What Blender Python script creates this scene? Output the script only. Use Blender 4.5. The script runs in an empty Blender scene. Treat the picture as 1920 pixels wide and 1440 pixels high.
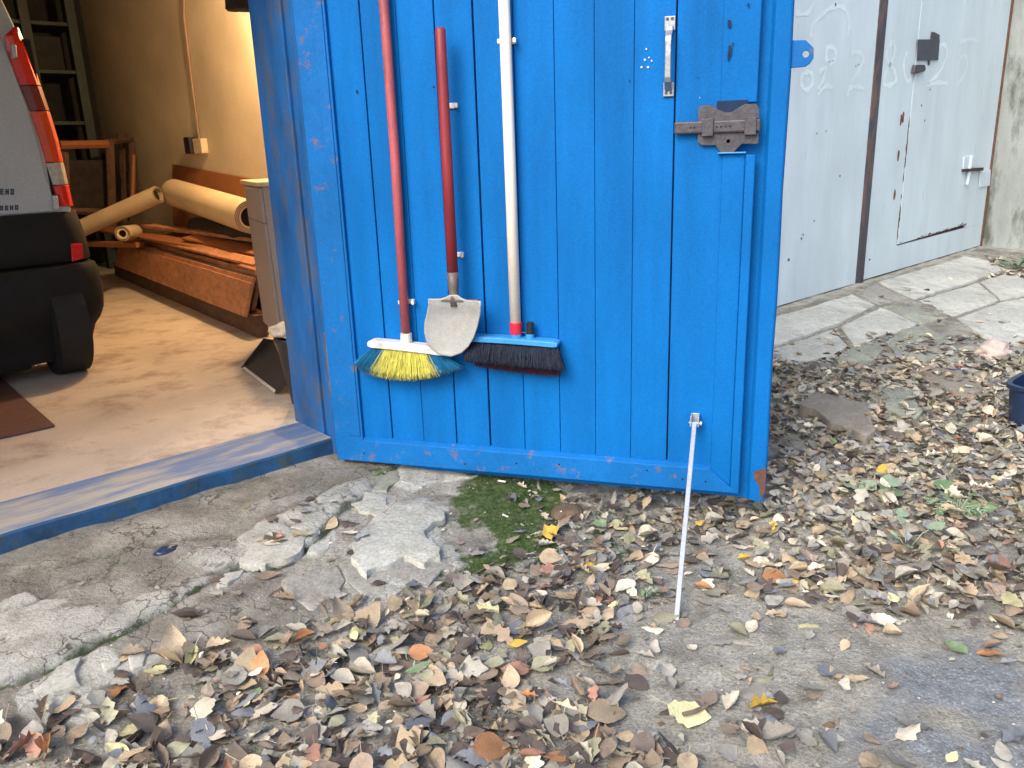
import bpy, bmesh, math, random
import numpy as np
from mathutils import Vector, Matrix, noise as mnoise

random.seed(11); rng = np.random.default_rng(5)
scene = bpy.context.scene
R = math.radians

# ------------------------------------------------------------------ camera
FOC, CAMH = 1535.0, 1.40          # focal length in photo pixels (1920 wide), lens height in metres
def unit(v): return v / np.linalg.norm(v)
_d = unit(np.array([175., -5194., -FOC]))            # straight down, seen from the tilted hand-held phone
_Z = -_d; _f = np.array([0, 0, -1.]); _Y = unit(_f - _f.dot(_Z) * _Z); _X = np.cross(_Y, _Z)
CM = np.array([_X, _Y, _Z]); CP = np.array([0, 0, CAMH])
cam = bpy.data.objects.new('camera', bpy.data.cameras.new('camera'))
scene.collection.objects.link(cam); scene.camera = cam
m4 = Matrix([list(CM[0]) + [0], list(CM[1]) + [0], list(CM[2]) + [CAMH], [0, 0, 0, 1]])
cam.matrix_world = m4
cam.data.sensor_width = 36; cam.data.lens = 36 * FOC / 1920
cam.data.clip_start = .05; cam.data.clip_end = 500

# ------------------------------------------------------------------ world, sun, exposure (overcast late afternoon)
SUN_EL, SUN_AZ = 42, 215          # azimuth clockwise from +Y
w = bpy.data.worlds.new('World'); scene.world = w; w.use_nodes = True
nt = w.node_tree; bg = nt.nodes['Background']
sky = nt.nodes.new('ShaderNodeTexSky'); sky.sky_type = 'NISHITA'; sky.sun_disc = False
sky.sun_elevation = R(SUN_EL); sky.sun_rotation = R(SUN_AZ); sky.air_density = 1.0; sky.dust_density = 5.0; sky.ozone_density = 1.0
nt.links.new(sky.outputs[0], bg.inputs[0]); bg.inputs[1].default_value = .15
sl = bpy.data.lights.new('sun', 'SUN'); sl.energy = .7; sl.angle = R(25); sl.color = (1, .985, .96)
so = bpy.data.objects.new('sun', sl); scene.collection.objects.link(so)
sd = Vector((math.sin(R(SUN_AZ)) * math.cos(R(SUN_EL)), math.cos(R(SUN_AZ)) * math.cos(R(SUN_EL)), math.sin(R(SUN_EL))))
so.rotation_euler = sd.to_track_quat('Z', 'Y').to_euler(); so.location = (0, -5, 12)
scene.view_settings.view_transform = 'Standard'; scene.view_settings.look = 'None'
scene.view_settings.gamma = 1; scene.view_settings.exposure = .98

# ------------------------------------------------------------------ frames of the place
def ray(x, y): return unit(CM @ np.array([(x - 960) / FOC, -(y - 720) / FOC, -1]))
def project(p):
    c = CM.T @ (np.asarray(p) - CP); return 960 + FOC * c[0] / -c[2], 720 - FOC * c[1] / -c[2]
A = R(48.3)
EU = np.array([math.sin(A), math.cos(A), 0]); EV = np.array([math.cos(A), -math.sin(A), 0]); EZ = np.array([0, 0, 1.])
O3 = np.array([-.87339, 3.67174, 0])
def W(u, v, z=0.): return O3 + EU * u + EV * v + EZ * z           # row of garages: u along, v outwards
def uv(p): q = np.asarray(p) - O3; return q.dot(EU), q.dot(EV), q[2]
B = R(107.2)
DD = np.array([math.sin(B), math.cos(B), 0]); DN = np.array([math.cos(B), -math.sin(B), 0])
if DN[1] > 0: DN = -DN
_r = ray(640, 858); D0 = CP + _r * ((.03 - CAMH) / _r[2]); D0[2] = 0
def DW(s, n, z): return D0 + DD * s + DN * n + EZ * z              # open door leaf: s along, n towards us
def on_plane(x, y, p0, nrm): r = ray(x, y); return CP + r * ((p0 - CP).dot(nrm) / r.dot(nrm))
def at_v(x, y, v): return on_plane(x, y, W(0, v), EV)
def at_u(x, y, u): return on_plane(x, y, W(u, 0), EU)
def at_n(x, y, n): return on_plane(x, y, DW(0, n, 0), DN)
def at_z(x, y, z): r = ray(x, y); return CP + r * ((z - CAMH) / r[2])
def dsz(x, y, n=0.): q = at_n(x, y, n); return (q - D0).dot(DD), q[2]

# ------------------------------------------------------------------ numpy value noise
def _h(ix, iy, s): 
    n = (ix * 374761393 + iy * 668265263 + s * 1442695041) & 0xffffffff
    n = ((n ^ (n >> 13)) * 1274126177) & 0xffffffff
    return ((n ^ (n >> 16)) & 0xffff) / 65535.
def vnoise(x, y, s=0):
    ix = np.floor(x).astype(np.int64); iy = np.floor(y).astype(np.int64); fx = x - ix; fy = y - iy
    fx = fx * fx * (3 - 2 * fx); fy = fy * fy * (3 - 2 * fy)
    a = _h(ix, iy, s); b = _h(ix + 1, iy, s); c = _h(ix, iy + 1, s); d = _h(ix + 1, iy + 1, s)
    return (a + (b - a) * fx) * (1 - fy) + (c + (d - c) * fx) * fy
def fbm(x, y, s=0, o=4):
    t = 0; a = .5; 
    for k in range(o): t = t + a * (vnoise(x * 2 ** k, y * 2 ** k, s + k) - .5); a *= .5
    return t * 2
def sstep(a, b, x): t = np.clip((x - a) / (b - a), 0, 1); return t * t * (3 - 2 * t)

def ground0(u, v):
    """smooth height of the ground in front of the garages"""
    u = np.asarray(u, float); v = np.asarray(v, float)
    left = -.03 * sstep(.1, .7, v) - .09 * sstep(.7, 1.5, v)
    right = .085 + .008 * np.clip(u - 4, 0, 4) - .06 * sstep(0, 1.0, v) - .15 * sstep(.8, 2.6, v)
    k = sstep(1.4, 3.4, u)
    return left * (1 - k) + right * k
def gpt(x, y, dz=0.):
    """point of the ground seen at a photo pixel"""
    z = 0.
    for _ in range(14):
        p = at_z(x, y, z); a = uv(p); z = .5 * z + .5 * float(ground0(a[0], a[1]) + dz)
    return at_z(x, y, z)

# ------------------------------------------------------------------ scene helpers
COL = scene.collection
def tag(o, label=None, cat=None, group=None, kind=None):
    if label: o['label'] = label
    if cat: o['category'] = cat
    if group: o['group'] = group
    if kind: o['kind'] = kind
    return o
def thing(name, base, label, cat, group=None):
    o = bpy.data.objects.new(name, None); COL.objects.link(o); o.location = tuple(base); o.empty_display_size = .1
    return tag(o, label, cat, group)
def wloc(o):
    p = np.zeros(3)
    while o: p = p + np.array(o.location); o = o.parent
    return p

class MB:
    def __init__(s): s.v = []; s.f = []; s.m = []; s.c = []
    def add(s, vs, fs, mi=0):
        b = len(s.v); s.v += [tuple(map(float, p)) for p in vs]
        for f in fs: s.f.append(tuple(b + i for i in f)); s.m.append(mi)
        return s
    def box(s, fr, a0, a1, b0, b1, c0, c1, mi=0):
        """box between two corners in frame fr (W or DW)"""
        vs = [fr(a, b, c) for c in (c0, c1) for b in (b0, b1) for a in (a0, a1)]
        return s.add(vs, [(0, 2, 3, 1), (4, 5, 7, 6), (0, 1, 5, 4), (2, 6, 7, 3), (0, 4, 6, 2), (1, 3, 7, 5)], mi)
    def prism(s, pts, d, mi=0):
        """polygon (world points) extruded by vector d"""
        n = len(pts); pts = [np.asarray(p) for p in pts]; q = [p + d for p in pts]
        fs = [tuple(range(n)), tuple(reversed(range(n, 2 * n)))] + [(i, n + i, n + (i + 1) % n, (i + 1) % n) for i in range(n)]
        return s.add(pts + q, fs, mi)
    def tube(s, path, rad, seg=12, mi=0, cap=True, squash=None):
        path = [np.asarray(p, float) for p in path]; k = len(path)
        rad = [rad] * k if np.isscalar(rad) else list(rad)
        vs = []; up = None
        for i, p in enumerate(path):
            t = unit(path[min(i + 1, k - 1)] - path[max(i - 1, 0)])
            if up is None: up = np.array([0, 0, 1.]) if abs(t[2]) < .9 else np.array([0, 1., 0])
            a = unit(np.cross(t, up)); b = np.cross(a, t); up = b
            for j in range(seg):
                th = 2 * math.pi * j / seg; r1 = rad[i]; r2 = rad[i] * (squash or 1)
                vs.append(p + a * math.cos(th) * r1 + b * math.sin(th) * r2)
        fs = [(i * seg + j, i * seg + (j + 1) % seg, (i + 1) * seg + (j + 1) % seg, (i + 1) * seg + j) for i in range(k - 1) for j in range(seg)]
        if cap: fs += [tuple(reversed(range(seg))), tuple(range((k - 1) * seg, k * seg))]
        return s.add(vs, fs, mi)
    def ribbon(s, path, wd, side, mi=0):
        path = [np.asarray(p, float) for p in path]; vs = []
        for p in path: vs += [p - side * wd / 2, p + side * wd / 2]
        return s.add(vs, [(2 * i, 2 * i + 1, 2 * i + 3, 2 * i + 2) for i in range(len(path) - 1)], mi)
    def build(s, name, mats, parent=None, bevel=0, smooth=False, normals=True, loc=None, segs=2):
        off = wloc(parent) if parent else (np.array(loc) if loc is not None else np.zeros(3))
        me = bpy.data.meshes.new(name)
        me.from_pydata([tuple(np.array(p) - off) for p in s.v], [], s.f)
        if not isinstance(mats, (list, tuple)): mats = [mats]
        for m in mats: me.materials.append(m)
        me.polygons.foreach_set('material_index', s.m)
        if s.c:
            ca = me.color_attributes.new('col', 'FLOAT_COLOR', 'POINT'); ca.data.foreach_set('color', np.array(s.c, 'f').ravel())
        if normals:
            bm = bmesh.new(); bm.from_mesh(me); bmesh.ops.recalc_face_normals(bm, faces=bm.faces); bm.to_mesh(me); bm.free()
        if smooth:
            me.polygons.foreach_set('use_smooth', [True] * len(me.polygons))
        o = bpy.data.objects.new(name, me); COL.objects.link(o)
        if parent: o.parent = parent
        else: o.location = tuple(off)
        if bevel:
            b = o.modifiers.new('bevel', 'BEVEL'); b.width = bevel; b.segments = segs; b.limit_method = 'ANGLE'; b.angle_limit = R(40)
        return o

# ------------------------------------------------------------------ materials
def mat(name, col, rough=.6, metal=0., var=.15, scale=6., bump=.1, bscale=60., spec=.5, dirt=None, dirt_amt=.5, dirt_scale=4., stretch=None,
        dirt_edge=(.52, .6), dist=.004, grain=.12, gscale=140.):
    m = bpy.data.materials.new(name); m.use_nodes = True; n = m.node_tree.nodes; l = m.node_tree.links
    bs = n['Principled BSDF']; bs.inputs['Roughness'].default_value = rough; bs.inputs['Metallic'].default_value = metal
    bs.inputs['Specular IOR Level'].default_value = spec
    tc = n.new('ShaderNodeTexCoord'); mp = n.new('ShaderNodeMapping'); l.new(tc.outputs['Object'], mp.inputs[0])
    if stretch: mp.inputs['Scale'].default_value = stretch
    nz = n.new('ShaderNodeTexNoise'); nz.inputs['Scale'].default_value = scale; nz.inputs['Detail'].default_value = 6; nz.inputs['Roughness'].default_value = .65
    l.new(mp.outputs[0], nz.inputs[0])
    ra = n.new('ShaderNodeValToRGB'); c = np.array(col)
    ra.color_ramp.elements[0].position = .3; ra.color_ramp.elements[0].color = (*(c * (1 - var)), 1)
    ra.color_ramp.elements[1].position = .7; ra.color_ramp.elements[1].color = (*np.minimum(c * (1 + var), 1), 1)
    l.new(nz.outputs[0], ra.inputs[0]); out = ra.outputs[0]
    if dirt is not None:
        n2 = n.new('ShaderNodeTexNoise'); n2.inputs['Scale'].default_value = dirt_scale; n2.inputs['Detail'].default_value = 9; n2.inputs['Roughness'].default_value = .7
        l.new(mp.outputs[0], n2.inputs[0])
        r2 = n.new('ShaderNodeMapRange'); r2.inputs[1].default_value = dirt_edge[0]; r2.inputs[2].default_value = dirt_edge[1]; r2.inputs[4].default_value = dirt_amt
        l.new(n2.outputs[0], r2.inputs[0])
        mx = n.new('ShaderNodeMix'); mx.data_type = 'RGBA'; l.new(r2.outputs[0], mx.inputs[0]); l.new(out, mx.inputs[6]); mx.inputs[7].default_value = (*dirt, 1)
        out = mx.outputs[2]
    if grain:
        n4 = n.new('ShaderNodeTexNoise'); n4.inputs['Scale'].default_value = gscale; n4.inputs['Detail'].default_value = 3; l.new(tc.outputs['Object'], n4.inputs[0])
        r4 = n.new('ShaderNodeMapRange'); r4.inputs[1].default_value = .3; r4.inputs[2].default_value = .7; r4.inputs[3].default_value = 1 - grain; r4.inputs[4].default_value = 1 + grain; l.new(n4.outputs[0], r4.inputs[0])
        n5 = n.new('ShaderNodeTexNoise'); n5.inputs['Scale'].default_value = 1.3; n5.inputs['Detail'].default_value = 4; l.new(tc.outputs['Object'], n5.inputs[0])
        r5 = n.new('ShaderNodeMapRange'); r5.inputs[1].default_value = .3; r5.inputs[2].default_value = .7; r5.inputs[3].default_value = 1 - grain; r5.inputs[4].default_value = 1 + grain; l.new(n5.outputs[0], r5.inputs[0])
        m5 = n.new('ShaderNodeMath'); m5.operation = 'MULTIPLY'; l.new(r4.outputs[0], m5.inputs[0]); l.new(r5.outputs[0], m5.inputs[1])
        vm = n.new('ShaderNodeVectorMath'); vm.operation = 'SCALE'; l.new(out, vm.inputs[0]); l.new(m5.outputs[0], vm.inputs['Scale']); out = vm.outputs[0]
    l.new(out, bs.inputs['Base Color'])
    if bump:
        n3 = n.new('ShaderNodeTexNoise'); n3.inputs['Scale'].default_value = bscale; n3.inputs['Detail'].default_value = 5
        l.new(mp.outputs[0], n3.inputs[0]); bp = n.new('ShaderNodeBump'); bp.inputs['Strength'].default_value = bump; bp.inputs['Distance'].default_value = dist
        l.new(n3.outputs[0], bp.inputs['Height']); l.new(bp.outputs[0], bs.inputs['Normal'])
    return m

# every mesh keeps its own object space, so patterns differ from piece to piece
BLUE = (.0005, .122, .41)
M = dict(
 blue=mat('blue_paint', BLUE, .7, spec=.15, var=.10, scale=3, bump=.25, bscale=35, dirt=(.10, .05, .035), dirt_amt=.8, dirt_scale=9, dirt_edge=(.70, .73), stretch=(1, 1, .6)),
 blue_plank=mat('blue_plank_paint', BLUE, .7, spec=.15, var=.20, scale=5, bump=.5, bscale=22, stretch=(1, 1, .12), dirt=(.03, .04, .09), dirt_amt=.8, dirt_scale=30, dirt_edge=(.745, .76)),
 blue_rail=mat('chipped_blue_paint', (.003, .125, .41), .6, spec=.2, var=.12, scale=6, bump=.3, bscale=40, dirt=(.16, .12, .12), dirt_amt=.75, dirt_scale=13, dirt_edge=(.58, .66)),
 blue_old=mat('worn_blue_paint', (.006, .095, .31), .6, var=.35, scale=7, bump=.5, bscale=30, dirt=(.07, .09, .13), dirt_amt=.75, dirt_scale=9, dirt_edge=(.5, .62), stretch=(1, 1, .35)),
 gap=mat('dark_gap', (.004, .02, .06), .9, bump=0),
 rustedge=mat('rusty_edge', (.13, .06, .04), .85, var=.4, scale=20, bump=.5),
 rust=mat('brown_weathered_steel', (.062, .062, .078), .5, metal=.35, var=.3, scale=30, bump=.4, bscale=90, dirt=(.10, .065, .065), dirt_amt=.4, dirt_scale=25),
 steel=mat('dull_aluminium', (.30, .33, .38), .42, metal=.8, var=.15, scale=40, bump=.15, dirt=(.12, .08, .07), dirt_amt=.8, dirt_scale=18, dirt_edge=(.56, .66)),
 rod=mat('bright_aluminium', (.46, .51, .58), .4, metal=.55, var=.1, scale=30, bump=.1, stretch=(1, 1, .2)),
 shovel=mat('worn_shovel_steel', (.36, .375, .375), .6, metal=.15, var=.12, scale=14, bump=.4, bscale=45, dirt=(.24, .21, .20), dirt_amt=.5, dirt_scale=9, dirt_edge=(.5, .68)),
 neck=mat('dirty_socket_steel', (.15, .125, .115), .6, metal=.4, var=.35, scale=25, bump=.4),
 redwood=mat('worn_red_handle_paint', (.25, .025, .035), .5, var=.22, scale=14, bump=.3, stretch=(1, 1, .2), dirt=(.10, .055, .05), dirt_amt=.85, dirt_scale=9, dirt_edge=(.52, .62)),
 redtube=mat('faded_red_tube', (.44, .10, .115), .45, var=.12, scale=10, bump=.12, stretch=(1, 1, .25), dirt=(.20, .07, .07), dirt_amt=.6, dirt_scale=8),
 palewood=mat('pale_wood_handle', (.80, .75, .67), .55, grain=.05, var=.12, scale=12, bump=.2, stretch=(1, 1, .15)),
 redcap=mat('red_plastic', (.55, .02, .05), .35, var=.05, bump=0),
 lblue=mat('light_blue_plastic', (.04, .27, .62), .35, var=.08, bump=.05),
 white=mat('white_plastic', (.68, .68, .66), .4, var=.08, bump=.08, dirt=(.35, .33, .30), dirt_amt=.6, dirt_scale=12),
 bblue=mat('blue_bristle', (.015, .17, .36), .5, var=.2, scale=30, bump=0),
 byel=mat('yellow_bristle', (.62, .60, .14), .5, var=.2, scale=30, bump=0),
 bnavy=mat('navy_bristle', (.016, .024, .048), .6, var=.3, scale=30, bump=0),
 bred=mat('dark_red_bristle', (.075, .02, .035), .6, var=.3, scale=30, bump=0),
 bdirt=mat('dirty_bristle_tip', (.06, .07, .05), .8, var=.3, bump=0),
 gate=mat('white_gate_paint', (.54, .66, .73), .55, var=.09, scale=2.2, bump=.25, bscale=18, grain=.05, dirt=(.22, .20, .19), dirt_amt=.75, dirt_scale=8, dirt_edge=(.64, .74), stretch=(1.6, 1.6, .3)),
 graff=mat('faint_white_spray_paint', (.62, .75, .805), .6, var=.06, bump=0),
 strip=mat('dark_gate_strip', (.05, .048, .065), .6, var=.3, scale=9, bump=.4, dirt=(.16, .09, .07), dirt_amt=.7, dirt_scale=8, stretch=(1, 1, .3)),
 seam=mat('rusty_seam', (.045, .03, .03), .9, var=.4, scale=30, bump=.3),
 lockp=mat('dark_rubber_flap', (.05, .065, .085), .7, var=.2, bump=.2),
 render_wall=mat('stained_cement_render', (.30, .335, .33), .9, var=.2, scale=3, bump=.8, bscale=20, dirt=(.06, .065, .05), dirt_amt=.85, dirt_scale=3.0, dirt_edge=(.5, .62), stretch=(1, 1, .3), dist=.01),
 brick=mat('grey_facade_brick', (.28, .26, .24), .9, var=.2, scale=4, bump=.7, bscale=30),
 plaster=mat('cream_plaster', (.62, .53, .40), .85, var=.06, scale=2.5, bump=.2, bscale=25),
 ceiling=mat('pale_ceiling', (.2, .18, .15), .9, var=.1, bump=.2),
 floor=mat('garage_floor_paint', (.49, .43, .37), .6, var=.12, scale=2.2, bump=.25, bscale=14, dirt=(.20, .13, .095), dirt_amt=.7, dirt_scale=3.6, dirt_edge=(.50, .68)),
 brownmat=mat('brown_rubber_mat', (.10, .045, .035), .7, var=.2, scale=20, bump=.3),
 van=mat('pale_grey_van_paint', (.42, .46, .48), .3, var=.03, scale=2, bump=.02),
 vanplastic=mat('dark_van_plastic', (.011, .011, .0105), .7, spec=.25, var=.2, scale=8, bump=.2),
 glass_dark=mat('dark_van_glass', (.02, .022, .025), .08, bump=0),
 tred=mat('red_lamp_lens', (.62, .018, .012), .12, var=.1, scale=30, bump=.05),
 torange=mat('orange_lamp_lens', (.62, .06, .012), .12, var=.1, scale=30, bump=.05),
 tclear=mat('clear_lamp_lens', (.42, .38, .33), .12, var=.2, scale=40, bump=.05),
 tdark=mat('dark_red_lamp_lens', (.16, .012, .02), .12, var=.1, scale=30, bump=.05),
 tyre=mat('tyre_rubber', (.011, .011, .011), .85, var=.2, bump=.4),
 letter=mat('dark_grey_letter', (.05, .06, .07), .5, bump=0),
 paper=mat('cream_roll_paper', (.58, .46, .30), .75, var=.08, scale=6, bump=.15, stretch=(.4, .4, .4)),
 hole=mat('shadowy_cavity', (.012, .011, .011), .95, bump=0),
 oldwood=mat('reddish_old_board', (.42, .19, .095), .7, var=.35, scale=10, bump=.5, bscale=30, stretch=(1.5, .35, 2)),
 darkwood=mat('dark_brown_board', (.11, .06, .04), .75, var=.4, scale=10, bump=.5, stretch=(1.5, .4, 2)),
 panel=mat('orange_brown_panel', (.30, .115, .045), .5, var=.15, scale=8, bump=.1),
 conduit=mat('dull_brown_conduit', (.30, .20, .14), .7),
 cab=mat('grey_beige_laminate', (.34, .31, .31), .5, var=.05, bump=.05),
 cabtop=mat('pale_worktop', (.62, .50, .36), .6, var=.15, scale=20, bump=.2),
 black=mat('black_plastic', (.018, .019, .022), .45, var=.2, scale=10, bump=.15),
 cloth=mat('dirty_white_cloth', (.48, .43, .36), .9, var=.2, scale=14, bump=.6),
 darkcloth=mat('dark_brown_cloth', (.035, .025, .022), .95, var=.4, scale=9, bump=.6),
 greenrack=mat('dark_green_rack_paint', (.014, .03, .026), .6, var=.3, bump=.2),
 junk_wall_shade=mat('dusty_box_wall_shade', (.016, .016, .015), .8, var=.4, scale=8, bump=.4),  # boxes, and the back wall darkened to imitate its dimness
 dblue=mat('dark_blue_plastic', (.012, .03, .075), .35, var=.2, scale=5, bump=.1),
 slabpale=mat('pale_broken_concrete', (.42, .435, .405), .92, grain=.22, gscale=90., var=.22, scale=5, bump=.9, bscale=28, dirt=(.21, .215, .175), dirt_amt=.7, dirt_scale=4.5, dirt_edge=(.48, .64), dist=.006),
 slabgrey=mat('grey_broken_concrete', (.27, .27, .25), .92, grain=.25, gscale=90., var=.25, scale=6, bump=.9, bscale=30, dirt=(.14, .13, .11), dirt_amt=.6, dirt_scale=6, dist=.006),
 slabgreen=mat('algae_green_concrete', (.25, .27, .225), .92, grain=.22, gscale=90., var=.28, scale=5, bump=.9, bscale=24, dirt=(.15, .15, .12), dirt_amt=.7, dirt_scale=6, dist=.006),
 slabbrown=mat('flat_brown_stone', (.22, .208, .178), .9, grain=.2, gscale=80., var=.15, scale=6, bump=.6, bscale=30, dirt=(.14, .12, .1), dirt_amt=.5),
 pink=mat('pinkish_rubble', (.50, .42, .38), .9, var=.15, scale=12, bump=.9, bscale=30, dist=.01),
 stone=mat('rusty_brown_stone', (.12, .085, .055), .85, var=.35, scale=14, bump=.7),
 moss=mat('green_moss', (.05, .095, .022), .95, var=.4, scale=20, bump=.3),
 green=mat('fresh_green_leaf', (.12, .20, .10), .6, var=.2, scale=12, bump=.2),
 palegreen=mat('pale_green_leaf', (.24, .32, .22), .6, var=.15, scale=12, bump=.2),
 bulb=mat('warm_bulb', (1, .7, .4), .5, bump=0),
 twig=mat('grey_brown_twig', (.15, .12, .09), .85, var=.3, scale=30, bump=.5),
)
b_ = M['bulb'].node_tree.nodes['Principled BSDF']; b_.inputs['Emission Color'].default_value = (1, .62, .28, 1); b_.inputs['Emission Strength'].default_value = 30

# threshold: blue paint worn through to pale concrete in streaks along the sill
def worn_sill():
    m = bpy.data.materials.new('worn_blue_threshold'); m.use_nodes = True; n = m.node_tree.nodes; l = m.node_tree.links; bs = n['Principled BSDF']
    tc = n.new('ShaderNodeTexCoord'); mp = n.new('ShaderNodeMapping'); m0 = n.new('ShaderNodeMapping'); m0.inputs['Rotation'].default_value = (0, 0, A - math.pi / 2); l.new(tc.outputs['Object'], m0.inputs[0]); mp.inputs['Scale'].default_value = (1.1, 5, 3)
    l.new(m0.outputs[0], mp.inputs[0])
    nz = n.new('ShaderNodeTexNoise'); nz.inputs['Scale'].default_value = 1.6; nz.inputs['Detail'].default_value = 10; nz.inputs['Roughness'].default_value = .62; l.new(mp.outputs[0], nz.inputs[0])
    r = n.new('ShaderNodeMapRange'); r.inputs[1].default_value = .40; r.inputs[2].default_value = .54; l.new(nz.outputs[0], r.inputs[0])
    mx = n.new('ShaderNodeMix'); mx.data_type = 'RGBA'; mx.inputs[6].default_value = (.11, .19, .36, 1); mx.inputs[7].default_value = (.37, .365, .345, 1); l.new(r.outputs[0], mx.inputs[0])
    n2 = n.new('ShaderNodeTexNoise'); n2.inputs['Scale'].default_value = 5; n2.inputs['Detail'].default_value = 8; l.new(mp.outputs[0], n2.inputs[0])
    m2 = n.new('ShaderNodeMix'); m2.data_type = 'RGBA'; m2.blend_type = 'MULTIPLY'; m2.inputs[0].default_value = .35; l.new(mx.outputs[2], m2.inputs[6]); l.new(n2.outputs[0], m2.inputs[7])
    l.new(m2.outputs[2], bs.inputs['Base Color']); bs.inputs['Roughness'].default_value = .65
    bp = n.new('ShaderNodeBump'); bp.inputs['Strength'].default_value = .4; bp.inputs['Distance'].default_value = .004; l.new(nz.outputs[0], bp.inputs['Height']); l.new(bp.outputs[0], bs.inputs['Normal'])
    return m
M['sill'] = worn_sill()
M['sillface'] = mat('blue_green_threshold_face', (.012, .065, .16), .6, var=.4, scale=9, bump=.5, dirt=(.045, .075, .065), dirt_amt=.8, dirt_scale=6, dirt_edge=(.5, .62))

# ------------------------------------------------------------------ ground: one sheet to the horizon
def poly_mask(px, py, poly):
    inside = np.zeros(px.shape, bool); n = len(poly)
    for i in range(n):
        x0, y0 = poly[i]; x1, y1 = poly[(i + 1) % n]
        c = ((y0 > py) != (y1 > py)) & (px < (x1 - x0) * (py - y0) / (y1 - y0 + 1e-9) + x0); inside ^= c
    return inside
def to_uv(poly): return [uv(gpt(*p))[:2] for p in poly]
def seg_dist(x, y, pts):
    d = np.full(x.shape, 9.)
    for (x0, y0), (x1, y1) in zip(pts[:-1], pts[1:]):
        L = (x1 - x0) ** 2 + (y1 - y0) ** 2; t = np.clip(((x - x0) * (x1 - x0) + (y - y0) * (y1 - y0)) / L, 0, 1)
        d = np.minimum(d, np.hypot(x - x0 - t * (x1 - x0), y - y0 - t * (y1 - y0)))
    return d
# edge of the old concrete apron and its cracks, as places on the ground
EDGE = to_uv([(-700, 1560), (-300, 1400), (0, 1284), (60, 1263), (140, 1222), (213, 1195), (267, 1168), (330, 1133), (400, 1090), (447, 1064), (500, 1068), (560, 1040), (600, 1012), (640, 962), (690, 935), (727, 900), (745, 880)])
CRACKS = [to_uv(c) for c in (
    [(-60, 1150), (20, 1145), (60, 1135), (110, 1105), (150, 1090), (200, 1083), (205, 1062), (250, 1050), (290, 1043), (300, 1027), (330, 1020)],
    [(50, 1070), (120, 1062), (180, 1048), (240, 1040), (262, 1026), (290, 1030)],
    [(330, 1020), (400, 1012), (440, 1005)], [(262, 1026), (262, 1015)],
    [(493, 1067), (447, 1057), (400, 1064), (345, 1062)], [(447, 1057), (380, 1085), (333, 1103), (325, 1130)],
    [(130, 1200), (160, 1215), (200, 1180), (260, 1150)],
    [(533, 983), (500, 975), (560, 950), (620, 920), (680, 900)], [(533, 983), (570, 1007)])]
us = np.concatenate([[-60, -30, -15, -9, -6], np.arange(-4.6, 4.0, .0165), np.arange(4.0, 9.6, .05), [10, 12, 16, 25, 45, 80]])
vs_ = np.concatenate([[-60, -20, -9, -4, -1, -.3], np.arange(-.06, 3.3, .0165), np.arange(3.3, 5, .06), [5.5, 7, 10, 16, 28, 60]])
U, V = np.meshgrid(us, vs_, indexing='ij')
def edge_v(u):
    e = sorted(EDGE); return np.interp(u, [p[0] for p in e], [p[1] for p in e])
EV_ = edge_v(U); apron = (1 - sstep(0, .03, V - EV_ + .03 * fbm(U * 9, V * 9, 3))) * (U < .5) * (1 - sstep(.15, .4, U))
dcr = np.full(U.shape, 9.)
wu, wv = U + .012 * fbm(U * 14, V * 14, 21), V + .012 * fbm(U * 14, V * 14, 22)
for c in CRACKS: dcr = np.minimum(dcr, seg_dist(wu, wv, c))
ded = seg_dist(wu, wv, [p for p in EDGE])
Z = ground0(U, V)
near = (np.abs(U) < 9) & (V > -.2) & (V < 5)
Z = Z + near * (.030 * fbm(U * 1.6, V * 1.6, 1, 3) * sstep(.05, .5, V) + .012 * fbm(U * 7, V * 7, 2) + .005 * fbm(U * 25, V * 25, 4, 3) * (1 - .75 * apron))
Z = Z - near * (1 - sstep(.0, .02, dcr)) * .009 * (U < .8) - near * (1 - sstep(0, .025, ded)) * .018 * (U < .4)
Z = Z + near * apron * .012
Z = Z + 0 * Z
Z = np.where(V < -.05, ground0(U, V) - .01, Z)
GU, GV, GZ = us, vs_, Z
def gz(u, v):
    i = int(np.clip(np.searchsorted(GU, u) - 1, 0, len(GU) - 2)); j = int(np.clip(np.searchsorted(GV, v) - 1, 0, len(GV) - 2))
    a = (u - GU[i]) / (GU[i + 1] - GU[i]); b = (v - GV[j]) / (GV[j + 1] - GV[j])
    return (GZ[i, j] * (1 - a) + GZ[i + 1, j] * a) * (1 - b) + (GZ[i, j + 1] * (1 - a) + GZ[i + 1, j + 1] * a) * b
def soft(poly, soft_=.06, s=7):
    n1 = .06 * fbm(U * 6, V * 6, s); n2 = .06 * fbm(U * 6, V * 6, s + 9)
    P = to_uv(poly); ins = poly_mask(U + n1, V + n2, P); d = seg_dist(U + n1, V + n2, P + [P[0]])
    return np.where(ins, sstep(-soft_, soft_, d), sstep(-soft_, soft_, -d))
C = np.zeros(U.shape + (4,)); C[..., 3] = 1
C[..., 0] = np.maximum(apron, .0)
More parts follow.
